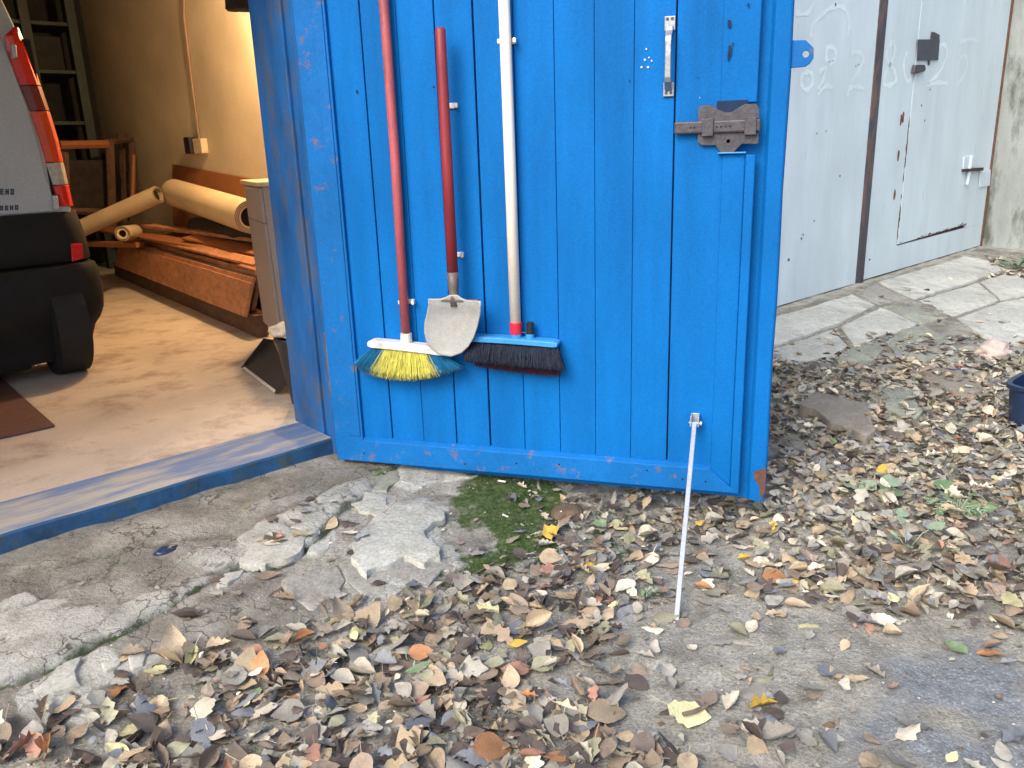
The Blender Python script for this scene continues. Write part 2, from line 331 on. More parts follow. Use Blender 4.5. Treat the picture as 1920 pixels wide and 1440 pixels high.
# bare cement patch between the apron and the moss, and the ramps before the white gates
cem = soft([(640, 1040), (700, 960), (830, 930), (930, 930), (930, 1010), (860, 1080), (780, 1110), (690, 1125), (640, 1090)], .03)
ramp = soft([(1440, 590), (1840, 465), (1990, 490), (1990, 620), (1850, 640), (1800, 660), (1680, 670), (1560, 690), (1440, 700)], .05)
low = soft([(0, 1290), (330, 1140), (560, 1050), (660, 1100), (600, 1150), (330, 1290), (120, 1370), (0, 1390)], .06)
C[..., 0] = np.clip(C[..., 0] + cem + .9 * ramp + .65 * low, 0, 1)
moss = soft([(880, 885), (1030, 900), (1060, 950), (1040, 985), (960, 1000), (860, 970)], .13) + .85 * soft([(930, 985), (1000, 985), (1070, 1000), (1050, 1045), (950, 1050)], .10) \
    + .8 * soft([(830, 1090), (885, 1035), (950, 1040), (940, 1085), (860, 1110)], .08) + .45 * soft([(1290, 1060), (1360, 1045), (1400, 1085), (1310, 1100)], .05) + .4 * soft([(1100, 950), (1190, 950), (1170, 1090), (1110, 1040)], .06)
moss = moss + .55 * (1 - sstep(.0, .02, ded)) * (U < .2) + .5 * soft([(690, 880), (745, 880), (745, 905), (700, 925)], .03)
C[..., 1] = np.clip(moss, 0, 1)
grav = soft([(1640, 1240), (1760, 1200), (1990, 1180), (2100, 1500), (1700, 1560), (1560, 1440), (1640, 1330)], .3)
C[..., 2] = np.clip(grav * (.2 + .9 * vnoise(U * 7, V * 7, 8)), 0, .75)
crk = np.clip(.6 * (1 - sstep(.002, .012, dcr)) * (fbm(U * 3, V * 3, 61) > -.25) * (U < .8) + .85 * (1 - sstep(.004, .024, ded + .03 * fbm(U * 12, V * 12, 77))) * (U < .4), 0, 1)
nu, nv = len(us), len(vs_)
gm = bpy.data.meshes.new('ground')
P3 = O3[None, None] + U[..., None] * EU + V[..., None] * EV + Z[..., None] * EZ
idx = np.arange(nu * nv).reshape(nu, nv)
F4 = np.stack([idx[:-1, :-1], idx[1:, :-1], idx[1:, 1:], idx[:-1, 1:]], -1).reshape(-1, 4)
gm.vertices.add(nu * nv); gm.vertices.foreach_set('co', P3.reshape(-1).astype('f'))
gm.loops.add(F4.size); gm.loops.foreach_set('vertex_index', F4[:, ::-1].reshape(-1).astype('i'))
gm.polygons.add(len(F4)); gm.polygons.foreach_set('loop_start', (np.arange(len(F4)) * 4).astype('i'))
gm.update(calc_edges=True); gm.validate()
gm.polygons.foreach_set('use_smooth', [True] * len(gm.polygons))
ca = gm.color_attributes.new('zone', 'FLOAT_COLOR', 'POINT'); ca.data.foreach_set('color', C.reshape(-1).astype('f'))
palem = np.zeros(U.shape)
for pl_y in ([(-60, 1170), (0, 1150), (53, 1160), (90, 1150), (140, 1135), (213, 1140), (290, 1112), (340, 1095), (380, 1075), (400, 1085), (333, 1130), (267, 1163), (213, 1190), (140, 1217), (60, 1258), (0, 1280), (-60, 1300)],
             [(340, 1050), (400, 1030), (440, 1030), (450, 1060), (400, 1068), (350, 1068)], [(445, 1060), (455, 1015), (500, 985), (560, 960), (640, 915), (690, 898), (695, 925), (735, 935), (730, 960), (700, 972), (670, 955), (620, 985), (625, 1015), (580, 1045), (550, 1045), (495, 1070)],
             [(745, 875), (900, 885), (850, 905), (790, 925), (745, 905)], [(640, 1030), (690, 990), (750, 945), (800, 935), (850, 955), (820, 985), (850, 1040), (870, 1070), (780, 1105), (690, 1125), (645, 1090)],
             [(30, 1300), (100, 1240), (170, 1215), (290, 1215), (270, 1250), (190, 1275), (160, 1310), (200, 1340), (150, 1350), (90, 1350)], [(400, 1100), (460, 1060), (500, 1068), (440, 1090)],
             [(0, 1140), (60, 1110), (130, 1130), (60, 1165), (0, 1165)]):
    palem = np.maximum(palem, soft(pl_y, .035, 81))
Z += near * .006 * sstep(.45, .6, palem + .5 * fbm(U * 10, V * 10, 91))
P3 = O3[None, None] + U[..., None] * EU + V[..., None] * EV + Z[..., None] * EZ; GZ = Z
gm.vertices.foreach_set('co', P3.reshape(-1).astype('f')); gm.update()
cp_ = gm.color_attributes.new('pale', 'FLOAT_COLOR', 'POINT'); cp_.data.foreach_set('color', np.repeat(palem.reshape(-1, 1), 4, 1).reshape(-1).astype('f'))
cb = gm.color_attributes.new('crack', 'FLOAT_COLOR', 'POINT'); cb.data.foreach_set('color', np.repeat(crk.reshape(-1, 1), 4, 1).reshape(-1).astype('f'))
if sum(p.normal.z for p in list(gm.polygons)[:50]) < 0: gm.flip_normals()
go = bpy.data.objects.new('ground', gm); COL.objects.link(go); tag(go, kind='structure')

def ground_mat():
    m = bpy.data.materials.new('dirt_concrete_moss_ground'); m.use_nodes = True; n = m.node_tree.nodes; l = m.node_tree.links; bs = n['Principled BSDF']
    tc = n.new('ShaderNodeTexCoord')
    def nz(sc, det=8, ro=.65):
        x = n.new('ShaderNodeTexNoise'); x.inputs['Scale'].default_value = sc; x.inputs['Detail'].default_value = det; x.inputs['Roughness'].default_value = ro; l.new(tc.outputs['Object'], x.inputs[0]); return x.outputs[0]
    def ramp(fac, stops):
        r = n.new('ShaderNodeValToRGB'); e = r.color_ramp.elements
        while len(e) < len(stops): e.new(.5)
        for k, (p, c) in enumerate(stops): e[k].position = p; e[k].color = (*c, 1)
        l.new(fac, r.inputs[0]); return r.outputs[0]
    def mix(f, a, b, bt='MIX'):
        x = n.new('ShaderNodeMix'); x.data_type = 'RGBA'; x.blend_type = bt
        if isinstance(f, float): x.inputs[0].default_value = f
        else: l.new(f, x.inputs[0])
        l.new(a, x.inputs[6])
        if isinstance(b, tuple): x.inputs[7].default_value = (*b, 1)
        else: l.new(b, x.inputs[7])
        return x.outputs[2]
    dirt = ramp(nz(9), [(.3, (.19, .185, .16)), (.5, (.34, .335, .295)), (.7, (.47, .465, .42))])
    vo = n.new('ShaderNodeTexVoronoi'); vo.inputs['Scale'].default_value = 70; l.new(tc.outputs['Object'], vo.inputs[0])
    peb = ramp(vo.outputs['Distance'], [(.0, (1.25, 1.25, 1.25)), (.22, (1.05, 1.05, 1.05)), (.5, (.9, .9, .9))])
    dirt = mix(.55, dirt, peb, 'MULTIPLY')
    conc = ramp(nz(5), [(.3, (.13, .127, .108)), (.5, (.25, .243, .215)), (.68, (.40, .395, .36))])
    conc = mix(.35, conc, ramp(nz(60, 4), [(.35, (.6, .6, .6)), (.66, (1.35, 1.35, 1.35))]), 'MULTIPLY')
    conc = mix(ramp(nz(1.7), [(.55, (0, 0, 0)), (.68, (.5, .5, .5))]), conc, (.17, .145, .09))
    v2 = n.new('ShaderNodeTexVoronoi'); v2.inputs['Scale'].default_value = 95; l.new(tc.outputs['Object'], v2.inputs[0])
    grv = mix(.5, ramp(nz(20), [(.3, (.22, .23, .24)), (.7, (.42, .44, .45))]), ramp(v2.outputs['Distance'], [(0, (.8, .82, .85)), (.5, (.25, .26, .27))]), 'OVERLAY')
    grv = mix(.6, grv, ramp(nz(200, 2), [(.4, (.75, .8, .85)), (.65, (1.1, 1.15, 1.2))]), 'MULTIPLY')
    mossc = ramp(nz(40), [(.3, (.025, .05, .016)), (.5, (.06, .10, .03)), (.68, (.14, .17, .09))])
    at = n.new('ShaderNodeAttribute'); at.attribute_name = 'zone'; sp = n.new('ShaderNodeSeparateColor'); l.new(at.outputs['Color'], sp.inputs[0])
    def brk(src, amt=.55, sc=18):
        a = n.new('ShaderNodeMath'); a.operation = 'MULTIPLY_ADD'; l.new(nz(sc, 6), a.inputs[0]); a.inputs[1].default_value = amt; a.inputs[2].default_value = -amt / 2
        b = n.new('ShaderNodeMath'); b.operation = 'ADD'; l.new(src, b.inputs[0]); l.new(a.outputs[0], b.inputs[1])
        c = n.new('ShaderNodeMapRange'); c.inputs[1].default_value = .35; c.inputs[2].default_value = .62; l.new(b.outputs[0], c.inputs[0]); return c.outputs[0]
    dirt = mix(.75, dirt, ramp(nz(110, 5, .75), [(.35, (.55, .54, .53)), (.5, (1, 1, 1)), (.66, (1.45, 1.45, 1.45))]), 'MULTIPLY')
    c0_ = n.new('ShaderNodeVectorMath'); c0_.operation = 'MULTIPLY_ADD'; n6 = n.new('ShaderNodeTexNoise'); n6.inputs['Scale'].default_value = 5; n6.inputs['Detail'].default_value = 6; l.new(tc.outputs['Object'], n6.inputs[0]); l.new(n6.outputs['Color'], c0_.inputs[0]); c0_.inputs[1].default_value = (.35, .35, .35); l.new(tc.outputs['Object'], c0_.inputs[2])
    vc = n.new('ShaderNodeTexVoronoi'); vc.feature = 'DISTANCE_TO_EDGE'; vc.inputs['Scale'].default_value = 5.5; l.new(c0_.outputs[0], vc.inputs[0])
    pat = n.new('ShaderNodeAttribute'); pat.attribute_name = 'pale'
    palec = mix(.7, ramp(nz(8), [(.32, (.27, .275, .245)), (.48, (.43, .44, .41)), (.68, (.54, .56, .53))]), ramp(nz(90, 5, .75), [(.34, (.72, .71, .69)), (.5, (1, 1, 1)), (.66, (1.15, 1.15, 1.15))]), 'MULTIPLY')
    c = mix(brk(sp.outputs[0], .5), dirt, conc); c = mix(brk(pat.outputs['Fac'], 1.1, 9), c, palec)
    fine = n.new('ShaderNodeMath'); fine.operation = 'MULTIPLY'; l.new(ramp(vc.outputs['Distance'], [(0, (1, 1, 1)), (.022, (.0, .0, .0))]), fine.inputs[0]); gate_ = n.new('ShaderNodeMath'); gate_.operation = 'MULTIPLY'; l.new(brk(sp.outputs[0], .5), gate_.inputs[0]); l.new(ramp(nz(1.8, 3), [(.40, (0, 0, 0)), (.50, (1, 1, 1))]), gate_.inputs[1]); l.new(gate_.outputs[0], fine.inputs[1])
    c = mix(fine.outputs[0], c, (.06, .06, .05)); c = mix(brk(sp.outputs[2], .9, 9), c, grv); c = mix(brk(sp.outputs[1], 2.6, 12), c, mossc)
    cr = n.new('ShaderNodeAttribute'); cr.attribute_name = 'crack'; c = mix(cr.outputs['Fac'], c, (.04, .052, .036))
    l.new(c, bs.inputs['Base Color']); bs.inputs['Roughness'].default_value = .95; bs.inputs['Specular IOR Level'].default_value = .25
    ad = n.new('ShaderNodeMath'); ad.operation = 'MULTIPLY_ADD'; l.new(nz(55, 8, .7), ad.inputs[0]); ad.inputs[1].default_value = 1.0; ad.inputs[2].default_value = 0
    bp = n.new('ShaderNodeBump'); bp.inputs['Strength'].default_value = 1.0; bp.inputs['Distance'].default_value = .016; l.new(ad.outputs[0], bp.inputs['Height']); l.new(bp.outputs[0], bs.inputs['Normal'])
    return m
gm.materials.append(ground_mat())

# ------------------------------------------------------------------ our garage
H0 = .085
fl = MB(); fl.box(W, -3.6, 1.6, -8.0, -.29, -.05, H0); f_ = fl.build('garage_floor', M['floor'], loc=W(0, -1, 0)); tag(f_, kind='structure')
G = thing('garage', W(-1, -4, 0), 'garage with a blue frame, standing open with cream walls inside', 'garage')
mb = MB(); mb.box(W, 1.6, 1.85, -8.0, -.35, -.1, 3.2); mb.build('wall', M['plaster'], G)
mb = MB(); mb.box(W, -3.85, -3.6, -8.0, -.35, -.1, 3.2); mb.build('wall', M['plaster'], G)
mb = MB(); mb.box(W, -3.85, 1.85, -8.25, -8.002, -.1, 3.2); mb.build('wall', M['junk_wall_shade'], G)  # back wall coloured near black in place of shade, not cream plaster
mb = MB(); mb.box(W, .17, 2.75, -.347, -.02, -.1, 3.2); mb.build('wall', M['brick'], G)
mb = MB(); mb.box(W, -4.6, -3.33, -.347, -.02, -.1, 3.2); mb.build('wall', M['brick'], G)
mb = MB(); mb.box(W, -3.33, .17, -.347, -.02, 2.72, 3.2); mb.build('lintel', M['brick'], G)
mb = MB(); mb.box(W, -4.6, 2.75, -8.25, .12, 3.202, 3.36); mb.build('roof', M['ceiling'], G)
mb = MB()   # door post: angle-steel jamb with a rebate
mb.box(W, 0, .165, -.345, -.06, -.02, 2.7); mb.box(W, .014, .165, -.058, .03, -.02, 2.7); mb.box(W, -.004, .03, .01, .05, -.02, 2.7)
mb.build('door_post', M['blue_old'], G, bevel=.006)
mb = MB(); mb.box(W, -3.33, -3.2, -.33, .05, -.02, 2.7); mb.build('door_post', M['blue_old'], G, bevel=.006)
mb = MB(); mb.box(W, -3.2, -.002, -.34, .04, 2.6, 2.7); mb.build('door_head', M['blue_old'], G, bevel=.006)
# threshold
mb = MB(); n = 90
for k in range(n):
    u0 = -3.2 + 3.2 * k / n; u1 = -3.2 + 3.2 * (k + 1) / n
    def zt(u): return .082 + .006 * float(fbm(np.array(u * 3.), np.array(1.), 5))
    def fv(u): return .025 + .012 * float(fbm(np.array(u * 4.), np.array(3.), 6))
    mb.add([W(u0, -.30, H0 + .003), W(u1, -.30, H0 + .003), W(u1, fv(u1) - .008, zt(u1)), W(u0, fv(u0) - .008, zt(u0))], [(0, 1, 2, 3)])
    mb.add([W(u0, fv(u0) - .008, zt(u0)), W(u1, fv(u1) - .008, zt(u1)), W(u1, fv(u1), zt(u1) - .008), W(u0, fv(u0), zt(u0) - .008)], [(0, 1, 2, 3)], 1)
    mb.add([W(u0, fv(u0), zt(u0) - .008), W(u1, fv(u1), zt(u1) - .008), W(u1, fv(u1) + .006, -.03), W(u0, fv(u0) + .006, -.03)], [(0, 1, 2, 3)], 1)
mb.build('threshold', [M['sill'], M['sillface']], G, normals=False)
mb = MB(); mb.box(W, .032, .06, .03, .075, .30, .62); mb.tube([W(-.015, .098, .31), W(-.015, .098, .61)], .017, 12)
mb.build('hinge', M['neck'], G, bevel=.003)

# ------------------------------------------------------------------ open blue door leaf
D = thing('garage_door', DW(.05, 0, .03), 'open bright blue garage door leaf made of vertical planks with a sheet metal edge', 'garage door')
TOP = 2.62
seams = [.125, .268, .42, .575, .73, .885, 1.04, 1.19, 1.335, 1.4825, 1.662]
mb = MB()
for i, (a, b) in enumerate(zip(seams[:-1], seams[1:])):
    gap_ = [.003, .0028, .0009, .0024, .0036, .0012, .0008, .0007, .0007, .0028, .001, .001]
    dn_ = random.uniform(-.0016, .001); mb.box(DW, a + gap_[i], b - gap_[i + 1], -.02, dn_, .10, TOP - .1)
mb.build('plank_panel', M['blue_plank'], D, bevel=.0025)
mb = MB(); mb.box(DW, .10, 1.70, -.03, -.0205, .05, TOP - .03); mb.build('backing', M['gap'], D)
mb = MB(); mb.prism([DW(-.012, -.012, .03), DW(.128, -.012, .03), DW(.128, -.012, TOP - .03), DW(-.012, -.012, TOP - .03)], DN * .028)
mb.box(DW, .07, .118, .0165, .021, .15, TOP - .04)
mb.build('hinge_stile', M['blue_rail'], D, bevel=.004)
mb = MB(); mb.add([DW(.0, -.012, .03), DW(1.765, -.012, .03), DW(1.66, -.012, .142), DW(.13, -.012, .148), DW(.0, .0225, .03), DW(1.765, .0225, .03), DW(1.65, .0225, .125), DW(.13, .0225, .131)],
    [(3, 2, 1, 0), (4, 5, 6, 7), (0, 1, 5, 4), (1, 2, 6, 5), (2, 3, 7, 6), (3, 0, 4, 7)])
mb.build('bottom_rail', M['blue_rail'], D, bevel=.003)
mb = MB(); mb.box(DW, .0, 1.765, -.012, .0225, TOP - .14, TOP - .03); mb.build('top_rail', M['blue_rail'], D, bevel=.003)
mb = MB(); mb.box(DW, 1.655, 1.7355, -.012, .006, .05, 1.335); mb.box(DW, 1.640, 1.766, -.012, .006, 1.505, TOP - .15)
mb.box(DW, 1.7358, 1.770, -.012, .020, .028, 1.33); mb.build('lock_stile', M['blue'], D, bevel=.005, segs=3)
# outer steel sheet with a turned edge
mb = MB(); prof = [(-.02, -.042), (-.02, -.037), (1.772, -.037), (1.782, -.036), (1.80, -.030), (1.812, -.014), (1.835, -.008), (1.862, -.008), (1.868, -.012), (1.872, -.03), (1.872, -.042)]
zs = [-.008] + [.2 * k for k in range(1, 13)] + [TOP]; n = len(prof); vv = []
for z in zs:
    for s_, n_ in prof: vv.append(DW(s_ + (0.002 * math.sin(z * 9) if s_ > 1.85 else 0), n_, z))
mb.add(vv, [(i * n + j, i * n + (j + 1) % n, (i + 1) * n + (j + 1) % n, (i + 1) * n + j) for i in range(len(zs) - 1) for j in range(n)] + [tuple(range(n)), tuple(reversed(range((len(zs) - 1) * n, len(zs) * n)))])
mb.build('steel_sheet', M['blue'], D, bevel=.0015)
mb = MB(); mb.prism([DW(1.80 + .02, -.0072, .115), DW(1.869, -.0072, .14), DW(1.869, -.0072, .03), DW(1.855, -.0072, -.004), DW(1.846, -.0072, .06), DW(1.83, -.0072, .085)], DN * .0012); mb.build('rust_patch', M['rustedge'], D)
# pull handle
mb = MB(); s0 = 1.46
path = [(1.776, .0), (1.771, .012), (1.755, .022), (1.735, .040), (1.72, .043), (1.67, .044), (1.60, .042), (1.585, .038), (1.57, .022), (1.556, .006)]
hw = [.011, .012, .013, .011, .0105, .010, .011, .012, .013, .012]; vs2 = []
for (z, nn), h in zip(path, hw): vs2 += [DW(s0 - h, nn - .001, z), DW(s0 + h, nn - .001, z), DW(s0 + h, nn + .009, z), DW(s0 - h, nn + .009, z)]
mb.add(vs2, [(4 * i + j, 4 * i + (j + 1) % 4, 4 * i + 4 + (j + 1) % 4, 4 * i + 4 + j) for i in range(len(path) - 1) for j in range(4)] + [(0, 1, 2, 3), (36 + 3, 36 + 2, 36 + 1, 36)])
mb.box(DW, s0 - .019, s0 + .019, .0015, .010, 1.756, 1.803); mb.box(DW, s0 - .019, s0 + .019, .0015, .010, 1.538, 1.585)
h_ = mb.build('pull_handle', M['steel'], D, bevel=.003)
for z in (1.794, 1.550):
    for s in (-.0085, .0085):
        q = MB(); q.tube([DW(s0 + s, .009, z), DW(s0 + s, .0115, z)], .0058, 10); q.build('screw', M['rust'], h_)
# sliding bolt
def plate_with_hole(mb, pts, hole_c, hole_r, fr, n0, n1, seg=20):
    bm = bmesh.new(); outer = [bm.verts.new((a, b, 0)) for a, b in pts]
    inner = [bm.verts.new((hole_c[0] + hole_r * math.cos(2 * math.pi * k / seg), hole_c[1] + hole_r * math.sin(2 * math.pi * k / seg), 0)) for k in range(seg)]
    es = [bm.edges.new((outer[i], outer[(i + 1) % len(outer)])) for i in range(len(outer))] + [bm.edges.new((inner[i], inner[(i + 1) % seg])) for i in range(seg)]
    bmesh.ops.triangle_fill(bm, edges=es, use_beauty=True)
    bad = [f for f in bm.faces if (f.calc_center_median().x - hole_c[0]) ** 2 + (f.calc_center_median().y - hole_c[1]) ** 2 < (hole_r * .7) ** 2]
    bmesh.ops.delete(bm, geom=bad, context='FACES_ONLY')
    r = bmesh.ops.extrude_face_region(bm, geom=list(bm.faces)); 
    for v in r['geom']:
        if isinstance(v, bmesh.types.BMVert): v.co.z = 1
    bm.verts.index_update()
    vv = [fr(v.co.x, n0 + (n1 - n0) * v.co.z, v.co.y) for v in bm.verts]; ff = [tuple(v.index for v in f.verts) for f in bm.faces]
    mb.add(vv, ff); bm.free()
def px_s(poly, n=.01): return [dsz(x, y, n) for x, y in poly]
Z4 = lambda pts, x0, y0, k: [(x0 + a / k, y0 + b / k) for a, b in pts]
BP = Z4([(715, 170), (770, 140), (940, 140), (1000, 200), (1120, 245), (1220, 240), (1330, 170), (1420, 120), (1590, 115), (1630, 200), (1620, 690), (1600, 720), (1370, 715), (1230, 855), (1050, 850), (970, 740), (760, 740), (705, 680)], 1220, 180, 8)
bolt = MB(); plate_with_hole(bolt, px_s(BP, .016), dsz(1365.5, 265, .016), .0065, DW, .0125, .0165)
bo = bolt.build('bolt_latch', M['rust'], D, bevel=.001)
mb = MB(); a0, z0 = dsz(1264, 226, .03); a1, z1 = dsz(1424, 222, .03); zc = 1.428
mb.box(DW, 1.484, 1.782, .017, .029, zc - .021, zc + .022); mb.build('bolt_bar', M['rust'], bo, bevel=.006)
for s in (1.602, 1.748):
    q = MB(); q.box(DW, s - .02, s + .02, .017, .036, zc + .0225, zc + .029); q.box(DW, s - .02, s + .02, .017, .036, zc - .031, zc - .0225); q.box(DW, s - .02, s + .02, .0295, .037, zc - .031, zc + .029); q.build('bolt_guide', M['rust'], bo, bevel=.002)
q = MB()
for s in (1.543, 1.556, 1.633, 1.648, 1.665, 1.68):
    q.tube([DW(s, .0285, zc), DW(s, .0296, zc)], .0036, 10)
q.build('bolt_holes', M['hole'], bo)
mb = MB(); mb.box(DW, 1.63, 1.735, .0075, .0122, 1.47, 1.515); mb.build('lock_slot', M['gap'], D)
mb = MB(); mb.box(DW, 1.64, 1.736, .003, .024, 1.336, 1.3405); mb.build('latch_lip', M['lblue'], D, bevel=.001)
# padlock lug on the free edge
lug = MB(); plate_with_hole(lug, px_s(Z4([(1640, 360), (1780, 358), (1852, 430), (1852, 520), (1820, 570), (1780, 598), (1640, 612)], 1140, 0, 4.8), -.02), dsz(1511, 101, -.02), .011, DW, -.036, -.026)
lug.build('padlock_lug', M['blue_rail'], D, bevel=.002)
# specks left by a missing screw plate, paint knocked off by the lock
mb = MB()
for x, y, r in [(1212, 92, 1.3), (1209, 112, 1.5), (1217, 108, 1.2), (1222, 114, 1.1), (1203, 126, 1.5), (1215, 126, 1.6), (1312, 183, .6)]:
    s, z = dsz(x, y, .001); mb.tube([DW(s, -.004, z), DW(s, .0032, z)], r / 420, 8)
mb.build('paint_chip', M['white'], D)
mb = MB()
for x, y, w_, h in [(1368, 45, 3, 7), (1366, 55, 2, 6), (1369, 95, 3, 9), (1366, 104, 2, 8), (1374, 82, 1.5, 2), (1360, 165, 3, 6), (1357, 176, 2, 5), (1403, 9, 1.5, 3), (1308, 145, 1.2, 1.2), (1180, 152, 1, 2), (667, 172, 2, 3), (811, 163, 2, 2)]:
    s, z = dsz(x, y, .012); nn = .0115 if s > 1.66 else -.004
    pts = [DW(s + w_ / 430 * math.cos(t) * random.uniform(.7, 1.2), nn, z + h / 430 * math.sin(t) * random.uniform(.7, 1.2)) for t in np.arange(0, 6.2, .8)]
    mb.prism(pts, DN * (.0022 if s > 1.66 else .0068))
mb.build('bare_spot', M['gap'], D)
for x, y in [(872, 870), (1048, 871), (968, 869), (1213, 882), (1280, 899), (1323, 903), (683, 850)]:
    s, z = dsz(x, y, .0225); q = MB(); q.tube([DW(s, .02, z), DW(s, .0235, z)], .0042, 8); q.build('screw', M['hole'], D)
# tool clips: small white spring clips
for x, y in [(768, 566), (847, 198), (859, 478), (952, 77)]:
    s, z = dsz(x - (4 if x != 952 else 0), y, .02); q = MB()
    q.box(DW, s - .026, s + .026, .002, .008, z - .010, z + .010)
    q.box(DW, s - .030, s - .024, .006, .034, z - .010, z + .010); q.box(DW, s + .024, s + .030, .006, .034, z - .010, z + .010)
    q.box(DW, s - .036, s - .024, .034, .038, z - .008, z + .008); q.box(DW, s + .024, s + .036, .034, .038, z - .008, z + .008); q.build('tool_clip', M['white'], D, bevel=.002)
# swivelling prop rod that holds the door open
sp, zp = dsz(1302, 795, .05)
foot = gpt(1268, 1158); fu, fv_, _ = uv(foot); foot = W(fu, fv_, gz(fu, fv_) - .005)
topp = DW(sp, .035, zp); ax = unit(foot - topp); sd_ = unit(np.cross(ax, DN)); nr = np.cross(sd_, ax)
mb = MB(); a = .0085; pts = [topp + sd_ * i * a + nr * j * a for i, j in ((-1, -1), (1, -1), (1, 1), (-1, 1))]; mb.prism(pts, foot - topp); rodo = mb.build('prop_rod', M['rod'], D, bevel=.002)
mb = MB(); mb.box(DW, sp - .017, sp - .012, .0025, .052, zp - .012, zp + .03); mb.box(DW, sp + .012, sp + .017, .0025, .052, zp - .012, zp + .03); mb.box(DW, sp - .0118, sp + .0118, .0025, .008, zp - .012, zp + .03)
mb.tube([DW(sp - .022, .038, zp), DW(sp + .026, .038, zp)], .0045, 10); mb.tube([DW(sp + .02, .038, zp), DW(sp + .028, .038, zp)], .009, 6); mb.build('prop_bracket', M['rod'], D, bevel=.001)

# ------------------------------------------------------------------ brooms and shovel hung on the door
def P(x, y, n): return at_n(x, y, n)
def bristles(name, mats, parent, tops, bots, n_hi, n_lo, cnt, rad, jit, mid, dirty=0.):
    """thin bristles from the head line to the tip line; material picked along the head"""
    mb = MB(); t0, t1 = tops
    for k in range(cnt):
        t = random.random(); layer = random.random()
        a = P(t0[0] + (t1[0] - t0[0]) * t, t0[1] + (t1[1] - t0[1]) * t, n_hi + (layer - .5) * .03)
        xs = [b[0] for b in bots]; f = t + random.gauss(0, .012); pos = f * (len(bots) - 1); i = int(min(max(pos, 0), len(bots) - 2)); q = pos - i
        bx = bots[i][0] * (1 - q) + bots[i + 1][0] * q; by = bots[i][1] * (1 - q) + bots[i + 1][1] * q
        b = P(bx + random.gauss(0, jit), by + random.gauss(0, jit * .9) - abs(random.gauss(0, 3)), n_lo + (layer - .5) * .075)
        c = a * .55 + b * .45 + DN * random.gauss(0, .003) + DD * random.gauss(0, .002)
        m_ = mid(t)
        side = DD; pa = [a, c, b * .82 + c * .18, b]
        rr = [rad, rad, rad * .85, rad * .4]
        vs = []
        for p, r in zip(pa, rr): vs += [p - side * r, p + side * r * .6 + DN * r, p + side * r * .6 - DN * r]
        fs = []
        for i2 in range(3):
            for j in range(3): fs.append((3 * i2 + j, 3 * i2 + (j + 1) % 3, 3 * i2 + 3 + (j + 1) % 3, 3 * i2 + 3 + j))
        base = len(mb.v); mb.add(vs, fs[:6], m_); 
        for f_ in fs[6:]: mb.f.append(tuple(base + q2 for q2 in f_)); mb.m.append(1 if random.random() < dirty else m_)
    return mb.build(name, mats, parent, normals=False)

BR = thing('broom', P(745, 700, .03), 'broom with a red handle and blue and yellow bristles, leftmost on the blue door', 'broom', 'tools hanging on the blue door')
mb = MB(); mb.tube([P(719.5 - 12, -180, .035), P(719.5, 0, .035), P(741, 300, .035), P(761, 628, .035)], .0195, 14); mb.build('handle', M['redtube'], BR, smooth=True)
mb = MB(); mb.tube([P(761.5, 624, .035), P(762, 645, .035)], [.024, .0255], 16); mb.build('ferrule', M['white'], BR, bevel=.002)
mb = MB(); c0 = P(694, 642, .036); c1 = P(836, 658, .036); d_ = unit(c1 - c0); up = np.cross(d_, DN); up = up if up[2] > 0 else -up
def bar(mb, c0, c1, h, dpt, taper=.3):
    L = np.linalg.norm(c1 - c0); vs = []; N = 24
    prof = []
    for k in range(N + 1):
        t = k / N; e = min(t, 1 - t) * L; hh = h * (1 if e > .02 else .6 + .4 * math.sqrt(max(e, 0) / .02))
        c = c0 + (c1 - c0) * t + up * (.003 * math.sin(math.pi * t)); 
        vs += [c - up * hh / 2 - DN * dpt / 2, c - up * hh / 2 + DN * dpt / 2, c + up * hh * .35 + DN * dpt / 2, c + up * hh / 2 + DN * dpt * .3, c + up * hh / 2 - DN * dpt / 2]
    fs = [(5 * i + j, 5 * i + (j + 1) % 5, 5 * i + 5 + (j + 1) % 5, 5 * i + 5 + j) for i in range(N) for j in range(5)] + [(0, 1, 2, 3, 4), tuple(5 * N + q for q in (4, 3, 2, 1, 0))]
    mb.add(vs, fs)
bar(mb, c0, c1, .032, .058); mb.build('head', M['white'], BR, smooth=False, bevel=.002)
bt = [(664, 686), (690, 702), (718, 708), (748, 712), (778, 712), (808, 708), (836, 701), (866, 692)]
bristles('bristles', [M['bblue'], M['bdirt'], M['byel']], BR, ((699, 651), (832, 664)), bt, .036, .06, 3600, .0012, 2.0, lambda t: 2 if .17 + .02 * random.gauss(0, 1) < t < .76 + .02 * random.gauss(0, 1) else 0, .35)

SB = thing('broom', P(968, 680, .03), 'broom with a pale wooden handle and dark navy bristles, right of the shovel', 'broom', 'tools hanging on the blue door')
mb = MB(); mb.tube([P(938, -180, .035), P(945, 0, .035), P(956, 300, .035), P(966.5, 606, .035)], [.0215, .0215, .022, .022], 14); mb.build('handle', M['palewood'], SB, smooth=True)
mb = MB(); mb.tube([P(967, 604, .035), P(967.5, 626, .035)], [.025, .0245], 16); mb.build('collar', M['redcap'], SB, bevel=.002)
mb = MB(); c0 = P(872, 632, .038); c1 = P(1048, 644, .038); bar(mb, c0, c1, .024, .06); mb.tube([P(967.5, 626, .035), P(968, 636, .035)], .023, 14); mb.tube([P(993.5, 626, .035), P(994, 638, .035)], .017, 14); mb.build('head', M['lblue'], SB, bevel=.002)
mb = MB(); mb.tube([P(994, 604, .035), P(994, 627, .035)], .013, 12)
for k in range(5): mb.tube([P(994, 606 + 4.4 * k, .035), P(994, 608 + 4.4 * k, .035)], .0155, 12)
mb.tube([P(978, 623, .035), P(988, 624, .035)], .002, 6); mb.build('spare_thread', M['black'], SB)
